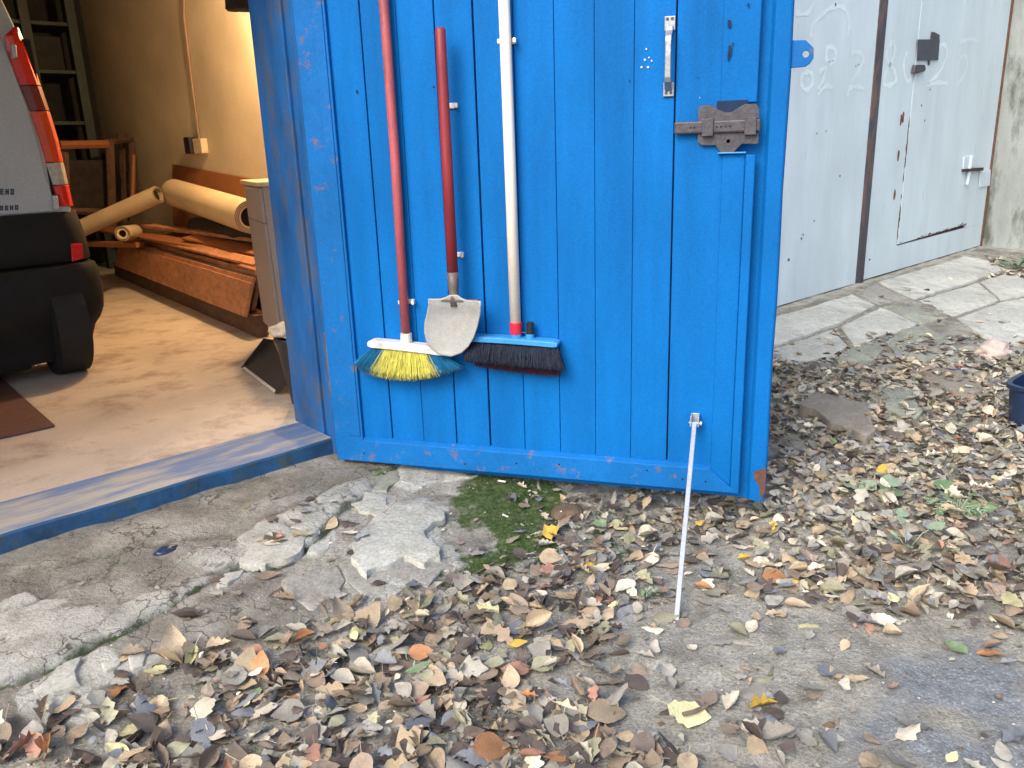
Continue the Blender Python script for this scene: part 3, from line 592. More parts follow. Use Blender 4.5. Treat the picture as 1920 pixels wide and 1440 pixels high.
bt = [(872, 678), (905, 681), (940, 684), (975, 688), (1015, 692), (1055, 694)]
bristles('bristles', [M['bnavy'], M['bnavy']], SB, ((876, 641), (1046, 652)), bt, .040, .066, 4200, .0012, 1.6, lambda t: 0, .2)
bt = [(890, 687), (930, 694), (970, 699), (1015, 704), (1050, 706)]
bristles('bristles', [M['bred'], M['bnavy']], SB, ((880, 642), (1044, 653)), bt, .026, .022, 1500, .0012, 1.2, lambda t: 0, .2)

SH = thing('shovel', P(850, 610, .06), 'shovel with a worn red handle and rounded grey steel blade between the two brooms', 'shovel', 'tools hanging on the blue door')
NS = .092
mb = MB(); pth = [P(825, 52, NS - .01), P(825.4, 56, NS - .01), P(829, 130, NS - .01), P(838, 300, NS - .01), P(849, 516, NS - .008)]
mb.tube(pth, [.015, .0195, .0205, .0215, .0225], 16); mb.build('handle', M['redwood'], SH, smooth=True, bevel=0)
mb = MB(); mb.tube([P(848.8, 510, NS - .008), P(850, 535, NS - .008), P(851, 555, NS - .006), P(852, 575, NS + .006)], [.0235, .022, .019, .015], 16); mb.build('socket', M['neck'], SH, smooth=True)
OUT = [(803, 560), (812, 560.5), (826, 560), (836, 557), (843, 553), (857, 553), (865, 559), (875, 563), (890, 564), (901, 564.5), (901, 575), (900, 590), (895, 612), (888, 633), (878, 650), (865, 662), (846, 669), (825, 666), (809, 655), (799, 640), (795, 622), (796, 605), (800, 588), (803, 573)]
def blade():
    cx, cy = 848, 608; rings = [1, .95, .86, .74, .6, .45, .3, .15]; vs = []; N = len(OUT)
    def nn(x, y):
        dx = (x - 848) / 52; return NS + .018 - .022 * (1 - dx * dx) + .010 * float(sstep(590, 570, np.array(float(y)))) + .008 * ((y - 608) / 60) ** 2
    for r in rings:
        for x, y in OUT: X = cx + (x - cx) * r; Y = cy + (y - cy) * r; vs.append(P(X, Y, nn(X, Y)))
    vs.append(P(cx, cy, nn(cx, cy))); k = len(vs)
    fs = []
    for i in range(len(rings) - 1):
        for j in range(N): fs.append((i * N + j, i * N + (j + 1) % N, (i + 1) * N + (j + 1) % N, (i + 1) * N + j))
    for j in range(N): fs.append(((len(rings) - 1) * N + j, (len(rings) - 1) * N + (j + 1) % N, k - 1))
    m_ = MB(); m_.add(vs, fs); o = m_.build('blade', M['shovel'], SH, smooth=True)
    so_ = o.modifiers.new('thick', 'SOLIDIFY'); so_.thickness = .003; return o
blade()
mb = MB(); mb.box(DW, *[dsz(803, 560, NS)[0] + .004, dsz(901, 564, NS)[0] - .004], NS - .004, NS + .014, dsz(850, 565, NS)[1] - .002, dsz(850, 562, NS)[1] + .004); mb.build('foot_tread', M['neck'], SH, bevel=.003)
# ------------------------------------------------------------------ white steel gates of the next garage
WG = thing('garage_gate', W(6.1, 0, .1), 'white painted steel double gate with a wicket door and faint sprayed numbers', 'gate')
def gpx(poly, v): return [at_v(x, y, v) for x, y in poly]
def gu(x, y): a = uv(at_v(x, y, 0)); return a[0], a[2]
mb = MB(); zb = .10; L = [(2.78, zb - .012), (5.285, zb), (5.285, 2.9), (2.78, 2.9)]; mb.prism([W(a, -.02, z) for a, z in L], EV * .02); mb.build('leaf', M['gate'], WG, bevel=.003)
# right leaf, with an opening for the wicket
WL, WR, WB, WT = 6.07, 7.72, .36, 2.72
lf = MB()
lf.prism([W(5.43, -.02, .112), W(8.22, -.02, .127), W(8.22, -.02, WB + .01), W(WL - .008, -.02, WB - .012), W(5.43, -.02, WB - .012)], EV * .02)
lf.prism([W(5.43, -.02, WB - .012), W(WL - .008, -.02, WB - .012), W(WL - .008, -.02, WT), W(5.43, -.02, WT)], EV * .02)
lf.prism([W(WR + .006, -.02, WB + .008), W(8.22, -.02, WB + .01), W(8.22, -.02, WT), W(WR + .006, -.02, WT)], EV * .02)
lf.prism([W(5.43, -.02, WT), W(8.22, -.02, WT), W(8.22, -.02, 2.9), W(5.43, -.02, 2.9)], EV * .02)
rl = lf.build('leaf', M['gate'], WG)
mb = MB(); mb.prism([W(WL + .006, -.018, WB), W(WR - .004, -.018, WB + .045), W(WR - .004, -.018, WT - .012), W(WL + .006, -.018, WT - .012)], EV * .021); mb.build('wicket_door', M['gate'], WG, bevel=.003)
mb = MB(); mb.box(W, 5.28, 8.3, -.05, -.0215, .10, 2.9); mb.build('seam_backing', M['seam'], WG)
mb = MB(); mb.box(W, 5.287, 5.428, -.02, .006, .09, 2.9); mb.build('cover_strip', M['strip'], WG, bevel=.003)
mb = MB()     # rust worn along the seams
for k in range(26):
    u0 = WL - .012 + random.uniform(-.012, .006); z0 = random.uniform(.4, 1.4); mb.prism([W(u0, .0012, z0), W(u0 + random.uniform(.006, .02), .0012, z0 + .02), W(u0 + .008, .0012, z0 + random.uniform(.04, .13)), W(u0 - .004, .0012, z0 + .05)], EV * .0012)
for k in range(30):
    u0 = random.uniform(WL, WR); z0 = WB + .045 * (u0 - WL) / (WR - WL) + random.uniform(-.012, .012); mb.prism([W(u0, .0034, z0), W(u0 + random.uniform(.03, .09), .0034, z0 + .004), W(u0 + .03, .0034, z0 + random.uniform(.008, .02))], EV * .0012)
for x, y in [(1693, 220), (1684, 292), (1677, 365), (1689, 225)]:
    p = uv(at_v(x, y, 0)); mb.prism([W(p[0] + .028 * math.cos(t) * random.uniform(.5, 1), .0012, p[2] + .05 * math.sin(t)) for t in np.arange(0, 6.2, .7)], EV * .0014)
for x, y, r in [(1727, 198, 1.5), (1743, 168, 1.2), (1733, 226, 1.2), (1555, 116, .8), (1561, 114, .7), (1604, 124, .8), (1609, 121, .8), (1566, 8, 1.6), (1531, 250, .8), (1548, 246, .8), (1574, 330, 1.2), (1502, 447, 1.2), (1505, 440, 1), (1478, 487, 1.6), (1630, 487, 1.5), (1526, 414, 1)]:
    p = uv(at_v(x, y, 0)); rr = r / 260; mb.prism([W(p[0] + rr * 2.2 * math.cos(t) * random.uniform(.6, 1.2), .0036, p[2] + rr * 2 * math.sin(t) * random.uniform(.6, 1.3)) for t in np.arange(0, 6.2, .7)], EV * .0014)
mb.build('rust_spot', M['rustedge'], WG)
mb = MB(); pts = Z4([(640, 475), (905, 470), (885, 720), (632, 728)], 1620, 0, 6.4); mb.prism([at_v(x, y, .012) for x, y in pts], EV * .006); lk = mb.build('keyhole_flap', M['lockp'], WG, bevel=.004)
mb = MB(); mb.prism([at_v(x, y, .006) for x, y in Z4([(805, 385), (830, 385), (900, 420), (895, 470), (795, 470)], 1620, 0, 6.4)], EV * .008); mb.prism([at_v(x, y, .006) for x, y in Z4([(765, 725), (785, 725), (783, 780), (765, 780)], 1620, 0, 6.4)], EV * .006); mb.build('flap_pin', M['rust'], lk)
mb = MB(); mb.prism([at_v(x, y, .004) for x, y in Z4([(580, 780), (690, 780), (705, 830), (690, 860), (600, 885), (560, 880)], 1620, 0, 6.4)], EV * .03); mb.build('hasp', M['rust'], WG, bevel=.004)
for bx_ in ((1806, 290, 1826, 318), (1836, 318, 1856, 352)):
    x0, y0, x1, y1 = bx_; mb = MB(); mb.prism([at_v(x, y, .003) for x, y in ((x0, y0 + 4), (x1, y0), (x1 - 2, y1 - 4), (x0 - 2, y1))], EV * .012); mb.build('hinge_box', M['gate'], WG, bevel=.004)
mb = MB(); mb.tube([at_v(1821, 292, .02), at_v(1813, 346, .02)], .018, 12); mb.build('hinge', M['gate'], WG, smooth=False)
mb = MB(); mb.prism([at_v(x, y, .004) for x, y in ((1803, 317), (1838, 314), (1837, 320), (1803, 322))], EV * .035); mb.build('hinge_gap', M['seam'], WG)
# faint numbers sprayed on the gates
def stroke(pts, wd, k=8, x0=1480, y0=0, v=.0015):
    mb = MB()
    P_ = [(x0 + a / k, y0 + b / k) for a, b in pts]; Q = []
    for i in range(len(P_) - 1):
        p0 = P_[max(i - 1, 0)]; p1 = P_[i]; p2 = P_[i + 1]; p3 = P_[min(i + 2, len(P_) - 1)]
        for t in np.linspace(0, 1, 6)[:-1]:
            Q.append(tuple(.5 * (2 * b + (c - a) * t + (2 * a - 5 * b + 4 * c - d) * t * t + (3 * b - a - 3 * c + d) * t ** 3) for a, b, c, d in zip(p0, p1, p2, p3)))
    Q.append(P_[-1]); W3 = [at_v(x, y, v) for x, y in Q]; vs = []
    for i, p in enumerate(W3):
        t = unit(W3[min(i + 1, len(W3) - 1)] - W3[max(i - 1, 0)]); s_ = np.cross(t, EV); wj = wd * (.8 + .25 * math.sin(i * 1.3)); vs += [p - s_ * wj / 2, p + s_ * wj / 2]
    mb.add(vs, [(2 * i, 2 * i + 1, 2 * i + 3, 2 * i + 2) for i in range(len(W3) - 1)]); mb.build('sprayed_number', M['graff'], WG, normals=False)
g8 = .045
stroke([(330, 560), (330, 420), (470, 240), (640, 110), (800, 110), (880, 220), (900, 420), (860, 540)], g8)
stroke([(90, 190), (260, 200), (350, 80), (380, 0)], g8)
stroke([(560, 920), (560, 740), (620, 700), (690, 760), (680, 900), (600, 980)], g8); 
stroke([(300, 1080), (200, 1120), (180, 1260), (260, 1350), (340, 1260), (340, 1120), (290, 1080)], g8)
stroke([(450, 1080), (540, 1020), (520, 1160), (440, 1320), (430, 1390), (560, 1290), (650, 1320)], g8)
stroke([(930, 800), (1040, 780), (1110, 880), (1060, 1020), (930, 1230)], g8); stroke([(870, 1440), (900, 1330), (1010, 1300), (1120, 1330)], g8)
k6 = dict(k=6.4, x0=1620, y0=0)
stroke([(350, 490), (270, 620), (300, 760), (360, 840), (385, 950), (320, 1020), (240, 1000), (260, 880), (330, 740), (375, 600), (350, 490)], .05, **k6)
stroke([(520, 620), (480, 740), (490, 900), (520, 980), (560, 940)], .04, v=.0015, **k6)
stroke([(900, 560), (960, 530), (1000, 620), (960, 760), (880, 900), (760, 1010), (900, 990), (1010, 1000)], .045, v=.0042, **k6)
stroke([(1160, 500), (1280, 470), (1380, 500)], .04, v=.0042, **k6); stroke([(1120, 800), (1160, 690), (1220, 670), (1240, 760), (1200, 900), (1100, 1040)], .04, v=.0042, **k6)

NG = thing('neighbour_garage', W(5.5, -1.2, .1), 'neighbouring garage with a grey front behind the white gates', 'garage')
mb = MB(); mb.box(W, 2.755, 8.3, -2.6, -.3, 2.9, 3.2); mb.box(W, 2.755, 5.0, -.3, -.06, 2.902, 3.2); mb.box(W, 5.0, 8.3, -.3, -.06, 2.902, 3.2); mb.build('lintel', M['brick'], NG)
mb = MB(); mb.box(W, 2.755, 8.6, -4.0, -2.602, -.05, 3.2); mb.build('wall', M['brick'], NG)
mb = MB(); mb.box(W, 2.753, 9.6, -4.0, .1, 3.202, 3.36); mb.build('roof', M['brick'], NG)
SW = thing('side_wall', W(8.6, 1, 0), 'stained grey cement wall standing out beside the white gates', 'wall')
mb = MB(); nU = 24; vv = []; nv2 = 40; nz2 = 48
for i in range(nv2 + 1):
    for j in range(nz2 + 1):
        v = -.6 + 3.4 * i / nv2; z = -.1 + 3.2 * j / nz2
        vv.append(W(8.27 + .025 * float(fbm(np.array(v * 2.2), np.array(z * 2.2), 14)) + .02 * max(0, .5 - z), v, z))
mb.add(vv, [(i * (nz2 + 1) + j, (i + 1) * (nz2 + 1) + j, (i + 1) * (nz2 + 1) + j + 1, i * (nz2 + 1) + j + 1) for i in range(nv2) for j in range(nz2)])
mb.box(W, 8.33, 8.7, -.6, 2.78, -.1, 3.1); mb.build('render', M['render_wall'], SW, normals=False)
mb = MB(); mb.box(W, 8.232, 8.262, -.03, .012, .1, 2.9); mb.build('edge_strip', M['rustedge'], SW, bevel=.003)

# ------------------------------------------------------------------ things inside the garage
VV = -2.25
VN = thing('van', W(-1.2, -4.3, H0), 'pale grey van parked nose-in with its tall red tail lamp showing', 'van')
cu = -1.24
def side_u(z):   # outline of the right-hand body side at the rear
    return float(np.interp(z, [.40, .8, 1.10, 1.55, 1.72, 1.98, 2.15, 2.35, 2.5, 2.6], [-.36, -.345, -.35, -.37, -.395, -.437, -.478, -.535, -.63, -.80]))
def van_section(v, k=1.):
    zs_ = [.42, .8, 1.1, 1.35, 1.55, 1.72, 1.85, 1.98, 2.08, 2.15, 2.25, 2.35, 2.45, 2.5, 2.56, 2.6]
    r = [(side_u(z), z) for z in zs_]; l_ = [(2 * cu - a, z) for a, z in reversed(r)]
    c = r + l_; return [W(cu + (a - cu) * k, v, z) for a, z in c]
mb = MB(); secs = [(VV + .02, .965), (VV - .0, .965), (VV - .06, .992), (VV - .15, 1.), (-3.5, 1.), (-4.6, 1.), (-5.6, .98)]
rows = [van_section(v, k) for v, k in secs]; n = len(rows[0]); vv = [p for r in rows for p in r]
fr = []
for k_, (v, hh) in enumerate([(-6.1, .62), (-6.7, .42)]):
    fr += [W(cu + (uv(p)[0] - cu) * .93, v, .42 + (uv(p)[2] - .42) * hh) for p in rows[-1]]
vv += fr; R_ = len(rows) + 2
mb.add(vv, [(i * n + j, i * n + (j + 1) % n, (i + 1) * n + (j + 1) % n, (i + 1) * n + j) for i in range(R_ - 1) for j in range(n)] + [tuple(range(n)), tuple(reversed(range((R_ - 1) * n, R_ * n)))])
body = mb.build('body', M['van'], VN, smooth=False, bevel=.01)
# tailgate sheet
uL = lambda z: side_u(z) - .125
zz = [1.09, 1.3, 1.5, 1.7, 1.9, 2.1, 2.3]
mb = MB(); right = [(uL(z) + (.02 if z < 1.2 else 0), z) for z in zz]; pts = [W(a, VV + .022, z) for a, z in right] + [W(2 * cu - a, VV + .022, z) for a, z in reversed(right)]
mb.prism(pts, EV * .018); tg = mb.build('tailgate', M['van'], VN, bevel=.008, segs=3)
mb = MB(); mb.box(W, cu - .6, cu + .54, VV + .041, VV + .046, 1.5, 2.12); mb.build('rear_window', M['glass_dark'], VN, bevel=.004)
mb = MB()
for (x0, x1, y0, y1, sk) in [(-40, 28, 354, 365, 0), (-30, 36, 387, 396, -3)]:
    nlet = 7; wl = (x1 - x0) / nlet
    for k in range(nlet):
        a = x0 + wl * k + 1.3; b = a + wl * .68; dy = sk * k / nlet
        q = [(a, y0 + dy), (b, y0 + dy), (b, y1 + dy), (a, y1 + dy)]
        if k % 3 == 1: segs_ = [((a, y0), (b, y0 + 2.6)), ((a, y0), (a + 2.6, y1)), ((a, (y0 + y1) / 2 - 1.3), (b, (y0 + y1) / 2 + 1.3)), ((a, y1 - 2.6), (b, y1))]
        elif k % 3 == 2: segs_ = [((a, y0), (a + 2.6, y1)), ((b - 2.6, y0), (b, y1)), ((a, (y0 + y1) / 2 - 1.3), (b, (y0 + y1) / 2 + 1.3))]
        else: segs_ = [((a, y0), (a + 2.6, y1)), ((b - 2.6, y0), (b, y1)), ((a, y0), (b, y0 + 2.6)), ((a, y1 - 2.6), (b, y1))]
        for (xa, ya), (xb, yb) in segs_: mb.prism([at_v(x, y + dy, VV + .0405) for x, y in ((xa, ya), (xb, ya), (xb, yb), (xa, yb))], EV * .002)
mb.build('lettering', M['letter'], tg)
def lamp(name, pxs, m_, n0=.0):
    """lens piece wrapping from the rear face round the corner"""
    mb = MB(); vs = []
    for (z, ain) in pxs:
        uo = side_u(z); ui = uo - ain
        vs += [W(ui, VV + .026, z), W(ui + ain * .35, VV + .045, z), W(uo - .03, VV + .035, z), W(uo - .004, VV + .005, z), W(uo + .010, VV - .06, z), W(uo + .008, VV - .14, z), W(uo - .03, VV - .14, z), W(uo - .03, VV - .03, z), W(ui, VV + .005, z)]
    n = 9; k = len(pxs)
    mb.add(vs, [(i * n + j, i * n + (j + 1) % n, (i + 1) * n + (j + 1) % n, (i + 1) * n + j) for i in range(k - 1) for j in range(n)] + [tuple(range(n)), tuple(reversed(range((k - 1) * n, k * n)))])
    return mb.build(name, m_, tl, bevel=.004, smooth=False)
tl = None
tb = MB(); tb.box(W, side_u(1.6) - .09, side_u(1.6) - .05, VV - .02, VV + .02, 1.13, 2.05)
tl = tb.build('tail_lamp', M['vanplastic'], VN)
lamp('lens', [(1.115, .085), (1.16, .092), (1.24, .095)], M['tred'])
lamp('lens', [(1.243, .095), (1.37, .105)], M['tclear'])
lamp('lens', [(1.373, .105), (1.5, .11), (1.66, .115)], M['torange'])
lamp('lens', [(1.663, .115), (1.70, .115), (1.80, .12)], M['tdark'])
lamp('lens', [(1.803, .12), (1.9, .12), (1.98, .12), (2.06, .10), (2.11, .03)], M['tred'])
for (x, y) in [(24, 97), (102, 380)]:
    q = MB(); q.prism([at_v(a, b, VV + .04) for a, b in ((x - 6, y - 14), (x + 5, y - 12), (x + 7, y + 12), (x - 4, y + 14))], EV * .03); q.build('tailgate_hinge', M['van'], VN, bevel=.01, segs=3)
# bumper, cladding, reflector, wheels
def loft(profile, name, m_):
    """rounded shell round the rear: rows of (z, extra half width, rearward offset)"""
    mb = MB(); rows_ = []
    for z, du, dv in profile:
        hw_ = side_u(max(z, .42)) - cu + du; row = [(-hw_, -.45), (-hw_, -.12)]
        for k in range(1, 7): t = math.pi / 2 * k / 6; row.append((-hw_ + .14 * (1 - math.cos(t)), dv - .14 + .14 * math.sin(t) + (-.0)))
        row += [(-.45, dv + .02), (0, dv + .028), (.45, dv + .02)]; row += [(-a_, b_) for a_, b_ in reversed(row[:8])]; rows_.append([W(cu + a_, VV + b_, z) for a_, b_ in row])
    n = len(rows_[0]); k = len(rows_)
    mb.add([p for r in rows_ for p in r], [(i * n + j, i * n + (j + 1) % n, (i + 1) * n + (j + 1) % n, (i + 1) * n + j) for i in range(k - 1) for j in range(n)] + [tuple(range(n)), tuple(reversed(range((k - 1) * n, k * n)))])
    o = mb.build(name, m_, VN, smooth=True); e = o.modifiers.new('edge', 'EDGE_SPLIT'); e.split_angle = R(50); return o
loft([(1.085, .012, .035), (1.08, .02, .05), (1.0, .035, .07), (.88, .045, .085), (.80, .045, .085), (.785, .035, .07)], 'lower_tailgate', M['vanplastic'])
loft([(.782, .03, .07), (.775, .055, .125), (.74, .065, .145), (.66, .07, .15), (.56, .075, .15), (.49, .07, .14), (.43, .05, .12), (.38, .02, .09), (.30, .0, .06), (.20, -.03, .04)], 'bumper', M['vanplastic'])
mb = MB(); a = [at_v(x, y, VV + .10) for x, y in ((132, 457), (154, 456), (156, 484), (134, 491))]; mb.prism(a, EV * .012); mb.build('reflector', M['tred'], VN, bevel=.006)
for (uc, v) in ((-.52, -2.36), (2 * cu + .52, -2.36), (-.47, -5.6), (2 * cu + .50, -5.6)):
    q = MB(); q.tube([W(uc - .1, v, H0 + .33), W(uc - .09, v, H0 + .33), W(uc + .09, v, H0 + .33), W(uc + .1, v, H0 + .33)], [.29, .33, .33, .29], 32); wh = q.build('wheel', M['tyre'], VN)
    q = MB(); q.tube([W(uc + .095, v, H0 + .33), W(uc + .105, v, H0 + .33)], .19, 24); q.build('rim', M['steel'], wh)

mb = MB(); mb.box(W, 2 * cu + .68, -.74, -5.9, VV + .02, .16, .44); mb.build('under_van_shade', M['tyre'], VN, bevel=.03)  # black box standing in for the shadow beneath the van
mb = MB(); q = [at_z(x, y, H0 + .012) for x, y in ((103, 797), (0, 690))]; e0 = uv(q[0]); e1 = uv(q[1])
mb.prism([W(e0[0], e0[1], H0 + .002), W(e0[0] + .03, e1[1] - .6, H0 + .002), W(e0[0] - 1.2, e1[1] - .6, H0 + .002), W(e0[0] - 1.2, e0[1], H0 + .002)], EZ * .012)
tag(mb.build('floor_mat', M['brownmat'], loc=q[0], bevel=.004), 'dark brown mat on the garage floor under the rear of the van', 'mat')

# boards
def board(p0, p1, wd, th, m_, label, wide=(0, 0, 1), group='boards piled along the garage wall'):
    p0 = np.array(p0); p1 = np.array(p1); d = unit(p1 - p0); wv_ = np.array(wide, float); wv_ = unit(wv_ - wv_.dot(d) * d); nn = np.cross(d, wv_)
    b = MB(); N = 10; vs = []
    for k in range(N + 1):
        c = p0 + (p1 - p0) * k / N + nn * random.gauss(0, .002); w2 = wd * (1 + random.gauss(0, .01))
        vs += [c - wv_ * w2 / 2 - nn * th / 2, c + wv_ * w2 / 2 - nn * th / 2, c + wv_ * w2 / 2 + nn * th / 2, c - wv_ * w2 / 2 + nn * th / 2]
    b.add(vs, [(4 * i + j, 4 * i + (j + 1) % 4, 4 * i + 4 + (j + 1) % 4, 4 * i + 4 + j) for i in range(N) for j in range(4)] + [(3, 2, 1, 0), tuple(4 * N + q for q in (0, 1, 2, 3))])
    return tag(b.build('board', m_, loc=p0, bevel=.003), label, 'board', group)
# lean: big reddish boards stacked on edge against the heap, base beam on the floor
board(W(.77, -2.28, H0 + .085), W(1.12, -6.6, H0 + .08), .16, .09, M['darkwood'], 'dark beam lying on the floor along the front of the board pile')
board(W(.86, -2.42, H0 + .085), W(1.2, -6.6, H0 + .08), .16, .05, M['darkwood'], 'dark board on the floor just behind the dark front beam', wide=EU)
lean = unit(np.array(EZ * .95 + EU * .32))
board(W(.72, -2.33, H0 + .275), W(1.02, -6.2, H0 + .28), .25, .028, M['oldwood'], 'broad reddish board leaning frontmost on the pile', wide=lean)
board(W(.765, -2.40, H0 + .29), W(1.06, -6.3, H0 + .30), .27, .024, M['oldwood'], 'reddish board second from the front of the pile', wide=lean)
board(W(.805, -2.37, H0 + .31), W(1.10, -6.0, H0 + .31), .26, .03, M['darkwood'], 'dark board third from the front of the pile', wide=lean)
board(W(.85, -2.5, H0 + .32), W(1.13, -6.2, H0 + .33), .28, .024, M['oldwood'], 'reddish board fourth from the front, its top edge catching the light', wide=lean)
board(W(1.02, -2.75, H0 + .40), W(1.22, -6.0, H0 + .46), .26, .025, M['oldwood'], 'reddish board lying flat on top of the pile', wide=EU + EZ * .25)
board(W(1.25, -2.6, H0 + .44), W(1.32, -5.2, H0 + .55), .22, .03, M['darkwood'], 'dark board lying flat towards the wall on the pile', wide=EU + EZ * .3)
board(W(1.45, -2.7, H0 + .30), W(1.47, -5.9, H0 + .34), .24, .05, M['darkwood'], 'dark board down between the pile and the garage wall', wide=EU)
board(W(1.2, -2.5, H0 + .2), W(1.3, -6.2, H0 + .22), .3, .22, M['darkwood'], 'thick dark timber at the bottom of the pile', wide=EU)
board(W(1.28, -3.2, H0 + .60), W(1.10, -5.6, H0 + .62), .12, .03, M['oldwood'], 'narrow reddish board under the big cream roll', wide=EU)
board(W(.95, -5.2, H0 + .46), W(.55, -6.7, H0 + .42), .10, .05, M['panel'], 'short pale timber offcut at the far end of the pile', wide=EU)

board(W(.93, -2.55, H0 + .50), W(1.05, -5.0, H0 + .52), .10, .022, M['oldwood'], 'narrow reddish board along the top front edge of the pile', wide=EU + EZ * .3)
board(W(1.08, -3.3, H0 + .52), W(.98, -6.4, H0 + .55), .14, .022, M['panel'], 'light board lying crooked across the top of the pile', wide=EU + EZ * .2)
board(W(1.22, -2.65, H0 + .50), W(1.10, -4.3, H0 + .58), .16, .02, M['panel'], 'short light board end sticking out beside the cabinet', wide=EU + EZ * .15)
board(W(.79, -2.36, H0 + .15), W(.95, -4.6, H0 + .16), .07, .03, M['panel'], 'thin light batten wedged at the foot of the pile', wide=lean)
def crumple(name, c, rx, ry, rz, m_, label, cat, seed=1, sub=3, amp=.3):
    bm = bmesh.new(); bmesh.ops.create_icosphere(bm, subdivisions=sub, radius=1)
    for v in bm.verts:
        nn = mnoise.noise(v.co * 1.7 + Vector((seed * 7, 0, 0))) * amp + mnoise.noise(v.co * 4.3 + Vector((0, seed * 3, 0))) * amp * .45
        v.co = v.co * (1 + nn)
        if v.co.z < -.55: v.co.z = -.55
    me = bpy.data.meshes.new(name)
    for v in bm.verts:
        q = EU * v.co.x * rx + EV * v.co.y * ry + EZ * v.co.z * rz; v.co = Vector(q)
    bm.to_mesh(me); bm.free(); me.materials.append(m_); me.polygons.foreach_set('use_smooth', [True] * len(me.polygons))
    o = bpy.data.objects.new(name, me); o.location = tuple(c); COL.objects.link(o); return tag(o, label, cat)
crumple('cloth_heap', W(1.38, -3.9, H0 + .60), .2, 1.1, .14, M['darkcloth'], 'dark crumpled cloth heaped along the wall on the boards', 'cloth', 3)

def roll(p0, p1, r, label, hole=.62, layers=True):
    p0 = np.array(p0); p1 = np.array(p1); d = unit(p1 - p0); T = thing('paper_roll', p0, label, 'roll', 'cream rolls lying on the boards')
    b = MB(); b.tube([p0, p0 + (p1 - p0) * .5, p1], r, 32, cap=False); b.tube([p0, p1], r * hole, 32, cap=False)
    a = b.v[:32]
    for q in (p0, p1):
        up_ = np.array([0, 0, 1.]); s1 = unit(np.cross(d, up_)); s2 = np.cross(s1, d); ro = []; ri = []
        for j in range(32): th = 2 * math.pi * j / 32; e = s1 * math.cos(th) + s2 * math.sin(th); ro.append(q + e * r); ri.append(q + e * r * hole)
        b.add(ro + ri, [(j, (j + 1) % 32, 32 + (j + 1) % 32, 32 + j) for j in range(32)])
    b.build('sheet', M['paper'], T, smooth=True, normals=False)
    b = MB()
    if layers:
        for rr in (.93, .82, .72):
            pts = []
            for j in range(41):
                th = 2 * math.pi * j / 40 + .4; e = s1 * math.cos(th) + s2 * math.sin(th); pts.append(p0 - d * .002 + e * r * (rr + .04 * j / 40))
            b.tube(pts, .0022, 5)
        b.build('layer_edge', M['darkwood'], T)
    b = MB(); b.tube([p0 + d * .05, p1 - d * .05], r * hole * .97, 24); b.build('core_shade', M['hole'], T)  # black plug imitating the shade inside the hollow roll
    return T
roll(W(1.17, -3.12, .885), W(1.36, -5.2, 1.02), .135, 'big cream roll with its open dark end towards us', .60)
roll(W(1.16, -5.1, 1.02), W(.62, -6.0, .68), .085, 'thinner cream roll slanting behind the big one, open end up', .74)
roll(W(.72, -4.95, .69), W(.98, -5.4, .66), .07, 'short pale roll lying lowest at the far end of the boards', .5)

# panel leaning on the wall
mb = MB(); q = [uv(at_u(320, 308, 1.56)), uv(at_u(480, 338, 1.56))]
mb.prism([W(1.575, q[0][1], q[0][2]), W(1.575, q[1][1], q[1][2]), W(1.46, q[1][1], .45), W(1.46, q[0][1], .45)], EU * .016)
tag(mb.build('wood_panel', M['panel'], loc=W(1.5, -4.8, .5), bevel=.002), 'flat orange-brown wooden panel leaning on the cream wall behind the rolls', 'panel')
# cabinet
CB = thing('cabinet', W(1.1, -2.65, H0), 'narrow grey laminate cabinet with a worn pale top beside the blue post', 'cabinet')
c0 = uv(at_v(461, 342, -2.2)); c1 = uv(at_v(500, 604, -2.2)); cuL = c0[0]; cz0 = c1[2]; cz1 = c0[2] - .01
def CW(a, b, z):   # a from the far corner along the front, b into the cabinet; it leans a little
    k = (z - cz0) / (cz1 - cz0); return W(cuL + (c1[0] - c0[0]) * (1 - k) * .8 - .27 * a + .963 * b, -2.2 + .963 * a + .27 * b, z)
mb = MB(); mb.box(CW, 0, .6, .0, .4, cz0, cz1); mb.build('carcass', M['cab'], CB, bevel=.003)
mb = MB(); mb.box(CW, .012, .59, -.018, -.0015, cz0 + .006, cz1 - .23); mb.build('door', M['cab'], CB, bevel=.002)
mb = MB(); mb.box(CW, .012, .59, -.018, -.0015, cz1 - .226, cz1 - .01); mb.build('drawer', M['cab'], CB, bevel=.002)
mb = MB(); mb.box(CW, -.02, .62, -.035, .41, cz1 + .001, cz1 + .028); mb.build('worktop', M['cabtop'], CB, bevel=.004)
mb = MB(); mb.box(CW, .04, .56, .05, .36, H0 + .002, cz0 - .001); mb.build('plinth', M['darkwood'], CB)
# bucket, cloth, dustpan
p0 = uv(at_v(551, 757, -.62)); bu, bv = .195, -.60
BK = thing('bucket', W(bu, bv, H0), 'tall black plastic bucket behind the blue door post', 'bucket')
mb = MB(); prf = [(.070, .002), (.075, .05), (.092, .16), (.108, .28), (.116, .345), (.126, .35), (.126, .368), (.114, .368), (.106, .30), (.07, .05), (.0, .04)]
vv = []; 
for r_, z in prf:
    for j in range(28): th = 2 * math.pi * j / 28; vv.append(W(bu + r_ * math.cos(th), bv + r_ * math.sin(th), H0 + z))
mb.add(vv, [(i * 28 + j, i * 28 + (j + 1) % 28, (i + 1) * 28 + (j + 1) % 28, (i + 1) * 28 + j) for i in range(len(prf) - 1) for j in range(28)] + [tuple(range(28))]); mb.build('tub', M['black'], BK, smooth=True)
mb = MB(); mb.tube([W(bu + .125, bv + .12 * math.cos(math.pi * k / 10), H0 + .33 - .09 * math.sin(math.pi * k / 10)) for k in range(11)], .003, 6); mb.build('bail_handle', M['steel'], BK)
